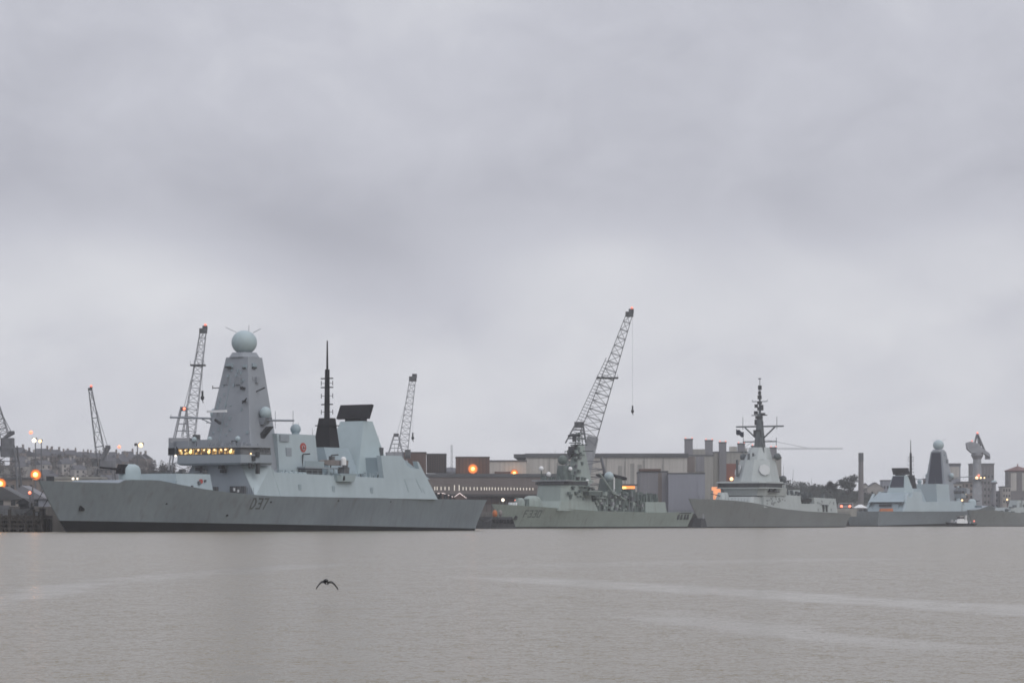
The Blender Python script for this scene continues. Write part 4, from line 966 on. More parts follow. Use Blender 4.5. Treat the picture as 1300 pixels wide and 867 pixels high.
# lit kiosk between frigate and escort bow, and lit shelter behind the frigate funnel
D = 1090
r = thing('lit_kiosk', 'orange-lit T-shaped doorway on the quay above the pale warship bow', 'kiosk', (xat(910, D), D, ZL))
MB().box(-1.1, 1.4, -.5, 2, -.2, zat(622.5, D) - ZL).build('wall', 'lit_wall', r); MB().box(-1.75, 1.9, -.8, 2.2, zat(622.4, D) - ZL, zat(618, D) - ZL).build('lit_sign', 'lit_wall', r)
D = 1020
r = thing('lit_shelter', 'small shelter glowing orange behind the frigate funnel', 'shelter', (xat(798, D), D, ZL))
MB().box(-2.2, 2.2, 0, 3, -.2, zat(621.5, D) - ZL).build('wall', 'grey_cladding', r)
MB().box(-2.2, 2.1, -.05, 2.8, zat(621.4, D) - ZL, zat(616.8, D) - ZL).build('lit_window', 'lamp_orange', r)
MB().box(-2.1, -.9, -.35, .1, zat(620.6, D) - ZL, zat(618, D) - ZL).build('lamp_panel', 'lamp_core', r)
MB().box(-2.8, 3.2, -1, 3.2, zat(616.6, D) - ZL, zat(614.3, D) - ZL).build('roof', 'roof_dark', r)
# two huts with white lit gable boards
D = 1000
for (pts, lab) in (([(545, 626.5), (563, 626), (575, 630.6)], 'low hut with a white-edged flat and sloping roof by the destroyer flight deck'), ([(577, 630.6), (583.5, 625.8), (592, 632)], 'small hut with a white-edged pointed gable by the destroyer flight deck')):
    r = thing('gable_hut', lab, 'hut', (xat(pts[0][0], D), D, ZL)); q = [((k - pts[0][0]) * D / F, zat(y, D) - ZL) for k, y in pts]
    MB().prism_xz([(q[0][0] + .3, -.2)] + [(x, z - .12) for x, z in q] + [(q[-1][0] - .3, -.2)], .1, 8).build('wall', 'brown_cladding', r)
    m = MB()
    for a, b in zip(q, q[1:]): m.tube((a[0], -.1, a[1]), (b[0], -.1, b[1]), .13, n=4)
    m.build('lit_bargeboard', 'strip_white', r)
# brick chimney, houses and towers on the right
D = 1560
r = thing('factory_chimney', 'tall thin round grey-brown chimney standing alone behind the warship sterns', 'chimney', (xat(1093, D), D, ZL))
hh = zat(575, D) - ZL; MB().tube((0, 0, -1), (0, 0, hh), 1.55, 1.25, 18).build('shaft', 'tower_brown', r); MB().tube((0, 0, hh - 4.5), (0, 0, hh + .1), 1.36, 1.36, 18).build('dark_crown', 'roof_dark', r)
D = 1700; X = xat(1112, D); z = hill_z(X, D)
def gable_block(name, lab, k0, k1, eave, ridge, D, wallm, d=14):
    z = hill_z(xat((k0 + k1) / 2, D), D); r = thing(name, lab, 'house', (xat(k0, D), D, z)); w_ = (k1 - k0) * D / F; he, hr = zat(eave, D) - z, zat(ridge, D) - z
    MB().box(0, w_, 0, d, -2, he).prism_xz([(0, he - .01), (w_ / 2, hr - .2), (w_, he - .01)], 0, d).build('wall', wallm, r)
    m = MB(); m.prism_xz([(-.5, he - .4), (w_ / 2, hr), (w_ + .5, he - .4), (w_ / 2, hr - .35)], -.4, d + .4); m.build('roof', 'slate', r)
    for x in (w_ * .3, w_ * .7): MB().box(x - .6, x + .6, -.1, .1, he * .45, he * .45 + 1.6).build('window', 'dark_glass', r, False)
gable_block('gabled_house', 'large pale house with a broad gable just right of the tall chimney', 1101, 1122, 619, 612, 1700, 'render_pale')
gable_block('gabled_house', 'narrow pale gabled house close against the tall chimney', 1095, 1103, 617, 613, 1720, 'render_pale')
r, w_, h = bld('flat_roofed_block', 'small pale flat-roofed block above the distant destroyer radar', 'building', 1121, 1133, 609, 1720, 14, 'blue_grey_cladding', 'roof_dark', 0, roof=.5); wins(r, w_, h - 5, h - 3.5, 3)
r, w_, h = bld('tower_block', 'pale blue-grey tower block with a dark top, right beside the distant destroyer mast', 'building', 1203, 1219, 588, 1750, 14, 'blue_grey_cladding', 'roof_dark', R(-8), roof=1.4)
MB().box(.6, w_ - .6, -.1, .1, h - 9, h - 2).build('pale_panel', 'pale_cladding', r)
MB().prism_xz([(-6.5, 8), (0, 8), (0, h - 1), (-.2, h - .8), (-6.5, h + 1.5)], 1, 9).build('side_wing', 'grey_cladding', r)
for i, (k0, k1, top, D, c, lab) in enumerate(((1176, 1205, 607, 1650, 'render_brown', 'brown stepped flats block left of the hammerhead crane foot'), (1198, 1222, 613, 1630, 'render_pale', 'pale lower flats with rows of windows in front of the brown stepped block'), (1219, 1236, 611, 1660, 'render_brown', 'narrow brown flats hard against the hammerhead crane leg'), (1262, 1279, 623, 1700, 'grey_cladding', 'low grey block between the dark tower block and the red-roofed tower'), (1273, 1283, 617, 1690, 'render_pale', 'tan flat-topped block beside the red-roofed tower'), (1284, 1312, 637, 1640, 'brick_red', 'low red brick building at the right edge below the red-roofed tower'))):
    r, w_, h = bld('flats', lab, 'building', k0, k1, top, D, 14, c, 'roof_dark', 0, roof=.5)
    for z in (h - 3, h - 6.2, h - 9.4):
        if z > 0: wins(r, w_, z, z + 1.4, max(3, int(w_ / 2.4)), fr=.5)
r, w_, h = bld('tower_block', 'dark brown tower block behind the hammerhead crane', 'building', 1234.5, 1262, 588, 1850, 16, 'tower_brown', 'roof_dark', 0, roof=.7); vribs(r, w_, 4, h - 2.5, 7, 'grey_cladding', t=.5)
for z in range(5, int(h) - 4, 4): wins(r, w_, z, z + 1.5, 6, y=-.14, fr=.42)
D = 1760
r, w_, h = bld('red_roofed_tower', 'brown tower with a shallow red pyramid roof at the right edge', 'tower', 1280.5, 1308, 597, D, 13, 'tower_brown', 'faded_red', 0, roof=.6)
MB().frus((-.6, w_ + .6, -.6, 13.6, h), (w_ / 2 - .5, w_ / 2 + .5, 6, 7, h + 2.6)).build('pyramid_roof', 'faded_red', r); MB().tube((w_ / 2, 6.5, h + 2.4), (w_ / 2, 6.5, h + 4), .3, n=6).build('finial', 'brick_red', r)
for a, b in ((.1, .36), (.62, .9)): MB().box(w_ * a, w_ * b, -.12, .1, h - 12, h - 1.5).build('recessed_bay', 'pale_cladding', r)
D = 1600
r = thing('signal_post', 'pale domed lookout post on a dark stalk right of the dark tower block', 'lookout', (xat(1262, D), D, ZL))
zz = zat(613, D) - ZL; MB().tube((0, 0, 0), (0, 0, zz), 1.3, 1.0, 10).build('stalk', 'grey_cladding', r); MB().tube((0, 0, zz - .5), (0, 0, zz), 1.2, 1.9, 12).tube((0, 0, zz), (0, 0, zz + .6), 1.9, 1.6, 12).build('gallery', 'grey_cladding', r); MB().ball((0, 0, zz + .5), 1.5, 14, 6, .7, lo=0).build('dome', 'radome', r)

# ------------------------------------------------------------------ CRANES
def red_lamp(r, p, rad, m='lamp_red', name='warning_lamp'): return MB().ball(p, rad, 10, 8).build(name, m, r)
def luffing_crane(label, D, base, tip, foot, frame_top, w0, w1, nseg, rr, mt, az=0., ladder=False, hook=None, lamp_tip=True, lamp_frame=True, house=True, z0=ZL, box_tower=False, mid=None, hsz=.8, hlen=.6):
    """Dockside crane; the jib runs in a vertical plane turned az from the frame's plane."""
    bx = xat(base, D); r = thing('dockside_crane', label, 'crane', (bx, D, z0), az)
    f = lambda k, y: ((k - base) * D / F / math.cos(az), 0, zat(y, D) - z0)
    ft = Vector(f(*foot)); tp = Vector(f(*tip)); at_ = Vector(f(*frame_top)); hz = ft.z
    s = w0
    leg = MB()
    for a in (-1, 1):
        for b in (-1, 1): leg.tube((a * s * 1.6, b * s * 1.6, -.3), (a * s * .9, b * s * .9, hz - s * .8), rr * 2.2, rr * 1.8, 6)
    leg.lattice((0, 0, hz * .3), (0, 0, hz - s), (1, 0, 0), s * 2.4, s * 1.9, max(2, int(hz / 5)), rr * 1.2)
    tw = leg.build('portal_legs', mt, r)
    if house:
        d = 1 if ft.x >= at_.x else -1
        hs = MB().oct((min(0, -d * s * hlen) - s * .6, max(0, -d * s * hlen) + s * .6, -s * .7, s * .7, hz - s * hsz), (min(0, -d * s * hlen) - s * .6, max(0, -d * s * hlen) + s * .6, -s * .7, s * .7, hz), .12).build('machinery_house', mt, r)
        MB().box(d * s * .75, d * s * 1.3, -s * .9, -s * .2, hz - s * .6, hz + s * .25).build('cab', 'clutter', hs)
    if box_tower:
        MB().prism_xz([f(k, y)[::2] for k, y in ((724, 640), (742, 640), (750, 600), (759.5, 557), (746, 553), (733, 598))], -2.4, 2.4).build('jib_pedestal', 'crane_pale', r)
    jb = MB(); jb.lattice(ft, tp, (0, 1, 0), w0, w1, nseg, rr)
    d = (tp - ft).normalized(); sd = Vector((-d.z, 0, d.x))
    if ladder:
        e = ft + sd * w0 * .95; g_ = tp.lerp(ft, .36) + sd * lerp(w0, w1, .64) * .75
        jb.tube(e, g_, rr * .8, n=4)
        for i in range(26):
            t = i / 26; a = e.lerp(g_, t); jb.tube(a, a - sd * w0 * .5, rr * .6, n=3)
    j = jb.build('jib', mt, r)
    MB().cbox(tp, (w1 * 1.25, w1 * 1.2, w1 * .8)).cbox(tp + Vector((w1 * .3, 0, w1 * .5)), (w1 * .8, w1 * .9, w1 * .7)).build('jib_head', 'clutter', j)
    if mid is not None:
        c = ft.lerp(tp, mid); MB().box(c.x - w0 * .62, c.x + w0 * .55, -w0 * .5, w0 * .5, c.z - .22, c.z + .15).build('jib_platform', 'clutter', j)
        rl = MB()
        for x in (-.6, -.3, 0, .3, .5): rl.tube((c.x + x * w0, -w0 * .5, c.z), (c.x + x * w0, -w0 * .5, c.z + 1.1), .06, n=4)
        rl.build('platform_rail', mt, j)
    af = MB(); aw = w0 * .45
    for b in (-1, 1):
        base_ = Vector((at_.x + (ft.x - at_.x) * .35, 0, hz))
        af.tube((at_.x - aw * 1.6, b * w0 * .6, hz), (at_.x - aw * .5, b * w0 * .4, at_.z), rr * 1.5, n=5); af.tube((ft.x, b * w0 * .6, hz), (at_.x + aw * .5, b * w0 * .4, at_.z), rr * 1.5, n=5)
        for t in (.25, .5, .75): af.tube((lerp(at_.x - aw * 1.6, at_.x - aw * .5, t), b * w0 * .5, lerp(hz, at_.z, t)), (lerp(ft.x, at_.x + aw * .5, t), b * w0 * .5, lerp(hz, at_.z, t)), rr, n=4)
    a = af.build('mast_frame', mt, r); MB().cbox((at_.x, 0, at_.z + .2), (aw * 1.1, w0 * .6, aw * .7)).build('sheave_head', 'clutter', a)
    ro = MB()
    for b in (-.3, .3): ro.tube((at_.x, b, at_.z), (tp.x, b * .5, tp.z), .05, n=4)
    ro.build('stay_rope', mt, r)
    if hook:
        hp = Vector(f(*hook)); hr = MB().tube((hp.x, 0, tp.z), (hp.x, 0, hp.z), .035, n=4).build('hoist_rope', mt, r)
        MB().ball((hp.x, 0, hp.z), .5, 8, 6, 1.3).cbox((hp.x, 0, hp.z + 1.2), (.5, .4, 1.2)).tube((hp.x, 0, hp.z - .5), (hp.x + .2, 0, hp.z - 1.3), .12, n=5).build('hook_block', 'dark_clutter', hr)
    if lamp_tip: red_lamp(r, tp + Vector((w1 * .4, -.5, w1 * 1.0)), max(.34, D / 2300))
    if lamp_frame: red_lamp(r, at_ + Vector((aw * (2.2 if lamp_frame is True else lamp_frame), -.8, .2)), max(.42, D / 1900), 'lamp_pink')
    return r
luffing_crane('far left grey crane with its jib leaning out of the frame', 690, 9, (-6, 508), (6, 556), (15, 550), 2.2, 1.0, 8, .11, 'crane_grey', hlen=.1, hsz=2.0, lamp_frame=4.6, lamp_tip=False)
luffing_crane('thin dark two-legged crane leaning left above the nearest destroyer bow', 860, 133, (114.5, 494), (129, 585), (137, 568), 2.6, .9, 5, .13, 'crane_grey', lamp_frame=2.9, z0=ZL)
luffing_crane('pale lattice crane rising behind the nearest destroyer bridge wing', 760, 234, (258, 420), (239, 556), (233, 520), 3.2, 1.5, 15, .12, 'crane_pale', mid=.68, lamp_frame=0.2, hook=(257, 505))
luffing_crane('pale lattice crane standing over the brown plant rooms right of the black slab radar', 1010, 505, (524, 481), (511, 574), (503, 553), 3.4, 2.0, 12, .13, 'crane_pale', hook=(524, 556), lamp_tip=False, lamp_frame=False)
luffing_crane('tallest grey lattice crane leaning right over the frigate mast', 962, 742, (799, 399), (744, 562), (735, 540), 6.0, 2.0, 16, .16, 'crane_grey', ladder=True, hook=(803, 522), box_tower=True, mid=.505, lamp_frame=False, house=False)
# tower crane jib far behind
D = 1950
r = thing('tower_crane', 'faint far tower crane with a long horizontal jib, mostly behind the pale warship mast', 'crane', (xat(962, D), D, ZL))
zj = zat(569.5, D) - ZL
MB().lattice((0, 0, 0), (0, 0, zj + 1), (1, 0, 0), 2.2, 2.2, 18, .2).build('tower_mast', 'crane_grey', r)
MB().lattice((-10, 0, zj), (55.5, 0, zj), (0, 1, 0), 1.1, .8, 30, .09).build('jib', 'crane_grey', r)
MB().tube((0, 0, zj), (0, 0, zj + 7), .3, n=6).tube((0, 0, zj + 7), (32, 0, zj + .6), .14, n=4).tube((0, 0, zj + 7), (-9, 0, zj + .6), .14, n=4).build('tie_bar', 'crane_grey', r)
MB().cbox((-8.5, 0, zj - 1.2), (3, 2, 2.4)).build('counterweight', 'concrete', r)
# hammerhead crane
D = 1560; bx = xat(1240.5, D)
r = thing('hammerhead_crane', 'old hammerhead crane with a bulky top on a round tower near the right edge', 'crane', (bx, D, ZL))
q = lambda k, y: ((k - 1240.5) * D / F, zat(y, D) - ZL)
tz = q(0, 579)[1]
MB().frus((-2.4, 2.4, -2.4, 2.4, -.3), (-2.1, 2.1, -2.1, 2.1, tz * .48)).tube((0, 0, tz * .46), (0, 0, tz), 2.3, 2.1, 14).build('tower', 'crane_pale', r)
MB().tube((0, 0, tz - 1.6), (0, 0, tz + .3), 2.2, 3.2, 16).tube((0, 0, tz + .3), (0, 0, tz + 1.6), 3.2, 3.0, 16).build('slewing_ring', 'grey_cladding', r)
pts = [q(1226.5, 562), q(1227.5, 570), q(1233, 575), q(1247, 575), q(1256, 580.5), q(1256, 576), q(1246, 568.5), q(1240, 562.5), q(1231, 560.5)]
mh = MB().prism_xz(pts, -2.6, 2.6).build('machinery_house', 'crane_pale', r)
m = MB().tube((*[q(1242, 565)[0]], -1, q(0, 565)[1]), (q(1241, 551)[0], 0, q(0, 551)[1]), .42, n=6)
for a, b in (((1237.5, 563), (1240.3, 551)), ((1245.5, 566), (1241.5, 551)), ((1241.5, 552), (1250.5, 573))):
    m.tube((q(*a)[0], -.8, q(*a)[1]), (q(*b)[0], -.2, q(*b)[1]), .45, n=6); m.tube((q(*a)[0], .8, q(*a)[1]), (q(*b)[0], .2, q(*b)[1]), .45, n=6)
m.build('head_frame', 'crane_grey', r)
MB().box(q(1251, 0)[0], q(1256.5, 0)[0], -1.8, 1.8, q(0, 583)[1], q(0, 577)[1]).build('hoist_cab', 'grey_cladding', r)
red_lamp(r, (q(1240.8, 0)[0], -.3, q(0, 549.5)[1]), .55); red_lamp(r, (q(1233, 0)[0], -2.7, q(0, 559.8)[1]), .4); 
pl = MB().box(-3.2, 5.5, -3.2, 2.6, q(0, 609)[1], q(0, 608)[1]).build('lamp_platform', 'grey_cladding', r)
for k, y, m_, rad in ((1239, 606.5, 'lamp_warm', .75), (1241.5, 603.5, 'lamp_red', .6), (1244, 606.5, 'lamp_warm', .5), (1248.6, 606.5, 'lamp_warm', .4)): MB().ball((q(k, y)[0], -2.9, q(k, y)[1]), rad, 10, 8).build('floodlight', m_, pl)

# ------------------------------------------------------------------ LAMP POSTS
def lamp_post(label, k, top, D, heads, z0=ZL, rad=.12, name='lamp_post'):
    r = thing(name, label, 'lamp post', (xat(k, D), D, z0)); h = zat(top, D) - z0
    MB().tube((0, 0, -.2), (0, 0, h), rad * 1.4, rad, 8).build('post', 'crane_grey', r)
    a = MB(); xs_ = [q_[0] for q_ in heads]
    a.tube((min(xs_ + [0]), 0, h), (max(xs_ + [0]), 0, h), rad * .8, n=6).build('cross_arm', 'crane_grey', r)
    for (dx, dz, rr_, mt_) in heads:
        hd = MB().cbox((dx, .55, h + dz + rr_ * .6), (rr_ * 2.2, .5, rr_ * 1.2)).build('lamp_head', 'clutter', r)
        MB().ball((dx, -.25, h + dz), rr_, 12, 8).build('bulb', mt_, hd)
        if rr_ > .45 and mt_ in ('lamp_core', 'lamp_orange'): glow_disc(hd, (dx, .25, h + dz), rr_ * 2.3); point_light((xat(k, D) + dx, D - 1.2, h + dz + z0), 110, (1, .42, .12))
    return r
lamp_post('tall lamp post with a bright cream lamp near the left edge', 45, 559.5, 650, [(-.25, .1, .48, 'lamp_white')])
lamp_post('tall lamp post with a small yellow lamp just right of the bright cream one', 52.5, 560.5, 672, [(-.25, .1, .36, 'lamp_warm')])
lamp_post('lamp post with a warm lamp behind the destroyer gun', 174.5, 565, 660, [(.75, 0, .5, 'lamp_warm'), (-.4, .1, .3, 'clutter')])
lamp_post('short post with the dazzling orange lamp beside the destroyer bow', 41.5, 606, 577, [(.55, .55, .46, 'lamp_core')])
lamp_post('low post with a small red lamp on the jetty beside the destroyer bow', 38, 626, 573, [(0, .1, .3, 'lamp_pink')])
lamp_post('post with an orange lamp cut by the left edge', -1, 614.5, 585, [(.25, .1, .46, 'lamp_core')])
lamp_post('short quay lamp between the nearest destroyer stern and the frigate bow', 638.5, 634.5, 1010, [(0, 0, .52, 'lamp_white')])
lamp_post('short quay lamp with a small reddish light above the frigate forecastle', 654.5, 635, 1010, [(0, 0, .3, 'lamp_pink')])
lamp_post('small yard lamp just left of the red-roofed tower', 1278.5, 634, 1620, [(0, 0, .5, 'lamp_warm')])

# ------------------------------------------------------------------ LEFT JETTY AND SHEDS
r = thing('timber_jetty', 'dark timber jetty on piles at the left edge beside the destroyer bow', 'jetty', (-88.6, 563, 0))
MB().box(-42, 0, 0, 11.2, 2.6, 3.1).build('deck', 'timber', r)
for i in range(20):
    for y in (.3, 5.5): MB().tube((-i * 1.55 - .3, y, -1.5), (-i * 1.55 - .3, y, 3.2 + (rnd.uniform(.1, 1.3) if y < 1 else 0)), .3, .26, 8).build('pile', 'timber', r)
m = MB()
for z in (.5, 1.3, 2.1): m.box(-42, 0, .02, .22, z, z + .35)
for i in range(13): m.tube((-i * 2.4, .1, .2), (-i * 2.4 - 2.2, .1, 2.5), .13, n=5)
m.build('fender_rail', 'timber', r)
MB().box(-42, 0, 8, 11, -1.5, 2.5).build('back_wall', 'dark_clutter', r)
m = MB()
for i in range(9): m.tube((-i * 1.2 - .2, .3, 3.1), (-i * 1.2 - .2, .3, 4.3), .05, n=5)
m.tube((-10, .3, 4.3), (0, .3, 4.3), .05, n=5); m.tube((-10, .3, 3.7), (0, .3, 3.7), .05, n=5); m.build('hand_rail', 'clutter', r)
def stuff_box(name, lab, cat, k0, k1, top, bot, D, d, m_, extra=None):
    r = thing(name, lab, cat, (xat(k0, D), D, zat(bot, D))); w_ = (k1 - k0) * D / F; h_ = (bot - top) * D / F
    MB().oct((0, w_, 0, d, 0), (0, w_, 0, d, h_ * .86), .06).build('body', m_, r); MB().box(-.08, w_ + .08, -.08, d + .08, h_ * .86, h_).build('lid', 'dark_clutter', r); return r
jt = r
for i, (x0, x1, z1, mt_) in enumerate(((-26, -21, 5.2, 'crane_grey'), (-20.4, -15.6, 5.5, 'grey_cladding'), (-15.2, -11.4, 4.7, 'clutter'), (-10.6, -7.4, 5.1, 'crane_grey'), (-6.8, -4.2, 4.4, 'clutter'))):
    p = MB().box(x0, x1, 6.0, 6.2, 3.1, z1)
    p.build('barrier_panel', mt_, jt)
stuff_box('deck_store', 'dark store box on the jetty nearest the destroyer stem', 'store box', 50, 56, 645, 654, 566, 2, 'dark_clutter')
stuff_box('deck_store', 'grey store box in the middle of the jetty', 'store box', 33, 41, 643.5, 654, 566, 2, 'clutter')
stuff_box('deck_store', 'low pale box between the two dark store boxes on the jetty', 'store box', 43, 48, 649, 654, 565, 1.4, 'crane_pale')
def shed(lab, k0, k1, eave, ridge, D, d, wallm, roofm, off=.5, z0=ZL):
    r = thing('quay_shed', lab, 'shed', (xat(k0, D), D, z0)); w_ = (k1 - k0) * D / F; he, hr = zat(eave, D) - z0, zat(ridge, D) - z0
    MB().box(0, w_, 0, d, -.2, he).build('wall', wallm, r)
    MB().prism_xz([(-.5, he - .15), (w_ * off, hr), (w_ + .5, he - .15), (w_ + .5, he - .4), (-.5, he - .4)], -.5, d + .5).build('roof', roofm, r)
    for x in (w_ * .2, w_ * .5, w_ * .8): MB().box(x - .45, x + .45, -.08, .1, he * .25, he * .75).build('window', 'dark_glass', r, False)
    return r
shed('pale-walled shed with a dark sloping roof at the left edge', -24, 27, 631.5, 617, 584, 9, 'render_pale', 'roof_dark')
shed('low grey-roofed shed behind the jetty beside the destroyer bow', 14, 54, 631, 616, 625, 10, 'blue_grey_cladding', 'grey_cladding', .35)
shed('dark lean-to shed at the jetty root', 24, 36, 637, 632, 576, 5, 'dark_clutter', 'dark_clutter')
D = 700
r, w_, h = bld('quay_store', 'long pale low store seen over the destroyer bow', 'building', 58, 128, 605, D, 9, 'pale_cladding', 'concrete', 0, roof=.5)
for k, rr_ in ((93, .27), (98.5, .2)): MB().ball(((k - 58) * D / F, -.4, zat(607.5, D) - ZL), rr_, 10, 8).build('bulkhead_lamp', 'lamp_white', r)
r, w_, h = bld('quay_store', 'plain grey-brown block behind the sheds at the left edge', 'building', -20, 44, 606, 800, 14, 'render_brown', 'roof_dark', 0, roof=.5); wins(r, w_, h - 4, h - 2, 8)
# pontoon with orange buoy between the first two ships
D = 860
r = thing('mooring_pontoon', 'black floating fender pontoon between the nearest destroyer stern and the frigate bow', 'pontoon', (xat(628, D), D, 0), R(50))
MB().frus((-6, 6, -3.4, 3.4, -.8), (-4.6, 4.6, -2.8, 2.8, 3.4)).build('float', 'dark_clutter', r)
m = MB()
for i in range(6): m.tube((-4 + i * 1.6, -3.3, 1.6), (-4 + i * 1.6, -3.0, 2.6), .5, n=8)
m.each('tyre_fender', 'boot_black', r)
m = MB().ball((-1.8, -1.6, 4.3), .75, 12, 8, 1.5); b_ = m.build('fender_buoy', 'orange_paint'); tag(b_, 'orange fender buoy on the black pontoon by the frigate bow', 'buoy'); b_.location = r.location; b_.rotation_euler = r.rotation_euler
m = MB().ball((.9, -1.4, 4.4), .6, 12, 8, 1.6); b_ = m.build('fender_buoy', 'grey_tube'); tag(b_, 'grey fender on the black pontoon right of the orange buoy', 'buoy'); b_.location = r.location; b_.rotation_euler = r.rotation_euler
D = 995
r = thing('fender_pontoon', 'small dark pontoon in the gap between frigate stern and pale warship bow', 'pontoon', (xat(888, D), D, 0), R(55)); MB().frus((-2.2, 2.2, -2, 2, -.8), (-1.2, 1.2, -1.4, 1.4, 3.2)).build('float', 'dark_clutter', r); MB().tube((0, -1.5, 3), (0, -1.5, 4.6), .25, n=8).build('bollard', 'crane_pale', r)
# vans with lights behind the escort stern
D = 1290
for k, lab in ((1074, 'parked pale van with its rear lamps lit behind the pale warship stern'),):
    r = thing('parked_van', lab, 'van', (xat(k, D), D, ZL + 3.2))
    MB().oct((-3.4, 3.4, 0, 2.2, .4), (-3.1, 3.1, .1, 2.1, 2.4), .1).build('body', 'crane_pale', r); MB().box(-2.6, 2.6, -.06, .2, 1.5, 2.1).build('window', 'dark_glass', r)
    for x in (-2.2, 2.2): MB().tube((x, -.05, .4), (x, .3, .4), .45, n=12).build('wheel', 'boot_black', r); 
    for x in (-2.0, 1.6): MB().ball((x, -.3, 1.0), .55, 10, 8).build('tail_lamp', 'lamp_pink', r)
    MB().box(-4.6, 4.6, -.5, 12, -3.4, .0).build('ramp', 'concrete', r)
o = MB().oct((-3.4, 3.4, -.9, .9, 0), (-3.1, 3.1, -.7, .7, 1.3), .2).build('deck_crate', 'orange_paint'); tag(o, 'orange crate standing at the stern rail of the distant destroyer', 'crate'); o.location = (171.4, 1363.6, 6.9); o.rotation_euler.z = R(20)
D = 1345
r = thing('flight_deck_tent', 'small white awning on the distant destroyer flight deck', 'awning', (xat(1098, D), D + 18, 6.9)); MB().frus((-3.2, 3.2, -2, 2, 1.6), (-.6, .6, -.4, .4, 3.1)).build('canopy', 'white_paint', r)
for x in (-2.9, 2.9):
    for y in (-1.8, 1.8): MB().tube((x, y, 0), (x, y, 1.7), .1, n=6).build('pole', 'crane_grey', r)

def rope(label, a, b, sag, r_=.07):
    a, b = Vector(a), Vector(b); mb = MB(); pts = []
    for i in range(13):
        t = i / 12; p = a.lerp(b, t); p.z -= sag * 4 * t * (1 - t); pts.append(p - a)
    o = mb.path(pts, r_, 5).build('mooring_rope', 'dark_clutter'); o.location = a; tag(o, label, 'rope', 'mooring ropes of the warships')
def onship(px, D, th, x, y, z): t = R(th); return (xat(px, D) + math.cos(t) * x - math.sin(t) * y, D + math.sin(t) * x + math.cos(t) * y, z)
rope('sagging mooring rope from the nearest destroyer stem down to the jetty', onship(50, 556, 57, 2.5, .8, 8.6), (-93, 564.5, 3.4), 1.2)
rope('second steeper mooring rope from the nearest destroyer bow to the jetty', onship(50, 556, 57, 6.0, 1.8, 8.6), (-90, 565, 3.4), .5)
rope('mooring rope from the nearest destroyer stern back towards the pontoon', onship(50, 556, 57, 136.6, -5, 6.6), (-5.5, 850, 3.2), 2.5)
rope('mooring rope from the frigate bow to the black pontoon', onship(625, 900, 54, 2.5, 0, 6.2), (-4.6, 858, 3.2), 1.0)
# ------------------------------------------------------------------ BIRD
D = 65; c = P(414.5, 740.5, D)
m = MB(); S = 1.0
rings = []
for t, w_, h_ in ((-.17, .004, .004), (-.13, .014, .012), (-.09, .02, .02), (0, .036, .034), (.08, .032, .03), (.13, .022, .022), (.17, .018, .02), (.2, .008, .008), (.225, .002, .002)):
    rings.append([(w_ * 1.25 * math.cos(a) - .012, t, h_ * .9 * math.sin(a) + .045) for a in [k * math.pi / 5 for k in range(10)]])
m.loft(rings)
for i_ in range(len(m.v)): m.v[i_] = (m.v[i_][0] * 1.25, m.v[i_][1] * 1.1, m.v[i_][2] * 1.35)
for s in (-1, 1):
    W = [(0.015, .0, .085), (.07, .03, .092), (.12, .024, .09), (.17, -.02, .08), (.215, -.078, .055), (.245, -.125, .022)]
    rg = []
    for (x, z, ch) in W:
        k = .9 if s < 0 else 1.06
        rg.append([(s * x * k, ch, z), (s * x * k, ch * .3, z + .03), (s * x * k, -ch * 1.3, z - .006), (s * x * k, ch * .3, z - .02)])
    m.loft(rg)
m.add([(-.03, -.15, -.018), (.03, -.15, -.018), (.045, -.22, -.02), (-.045, -.22, -.02), (-.03, -.15, -.012), (.03, -.15, -.012), (.045, -.22, -.016), (-.045, -.22, -.016)], [(0, 1, 2, 3), (7, 6, 5, 4), (0, 4, 5, 1), (1, 5, 6, 2), (2, 6, 7, 3), (3, 7, 4, 0)])
bd = tag(m.build('seabird', 'bird_dark'), 'dark seabird flying low over the water with arched wings', 'bird'); bd.location = c; bd.rotation_euler = (0, R(2), R(8))

# ------------------------------------------------------------------ SKY, HAZE, LIGHT, CAMERA
W = bpy.data.worlds.new('World'); sc.world = W; W.use_nodes = True
nt = W.node_tree; N = nt.nodes; L = nt.links; N.clear()
SUN_EL, SUN_AZ = 38, 140
out = N.new('ShaderNodeOutputWorld')
sky = N.new('ShaderNodeTexSky'); sky.sky_type = 'NISHITA'; sky.sun_disc = False; sky.sun_elevation = R(SUN_EL); sky.sun_rotation = R(SUN_AZ); sky.air_density = 1; sky.dust_density = 4
b1 = N.new('ShaderNodeBackground'); b1.inputs[1].default_value = .05; L.new(sky.outputs[0], b1.inputs[0])
tc = N.new('ShaderNodeTexCoord'); sep = N.new('ShaderNodeSeparateXYZ'); L.new(tc.outputs['Generated'], sep.inputs[0])
def mth(op, a, b=None, c=None):
    n = N.new('ShaderNodeMath'); n.operation = op
    for i, v in enumerate((a, b, c)):
        if v is None: continue
        if isinstance(v, (int, float)): n.inputs[i].default_value = v
        else: L.new(v, n.inputs[i])
    return n.outputs[0]
def mrange(v, a, b, c, d, sm=True):
    n = N.new('ShaderNodeMapRange'); n.interpolation_type = 'SMOOTHSTEP' if sm else 'LINEAR'; L.new(v, n.inputs[0])
    for i, q_ in enumerate((a, b, c, d)): n.inputs[i + 1].default_value = q_
    return n.outputs[0]
az = mth('ARCTAN2', sep.outputs[0], sep.outputs[1]); el = mth('ARCSINE', sep.outputs[2])
cmb = N.new('ShaderNodeCombineXYZ'); L.new(az, cmb.inputs[0]); L.new(el, cmb.inputs[1])
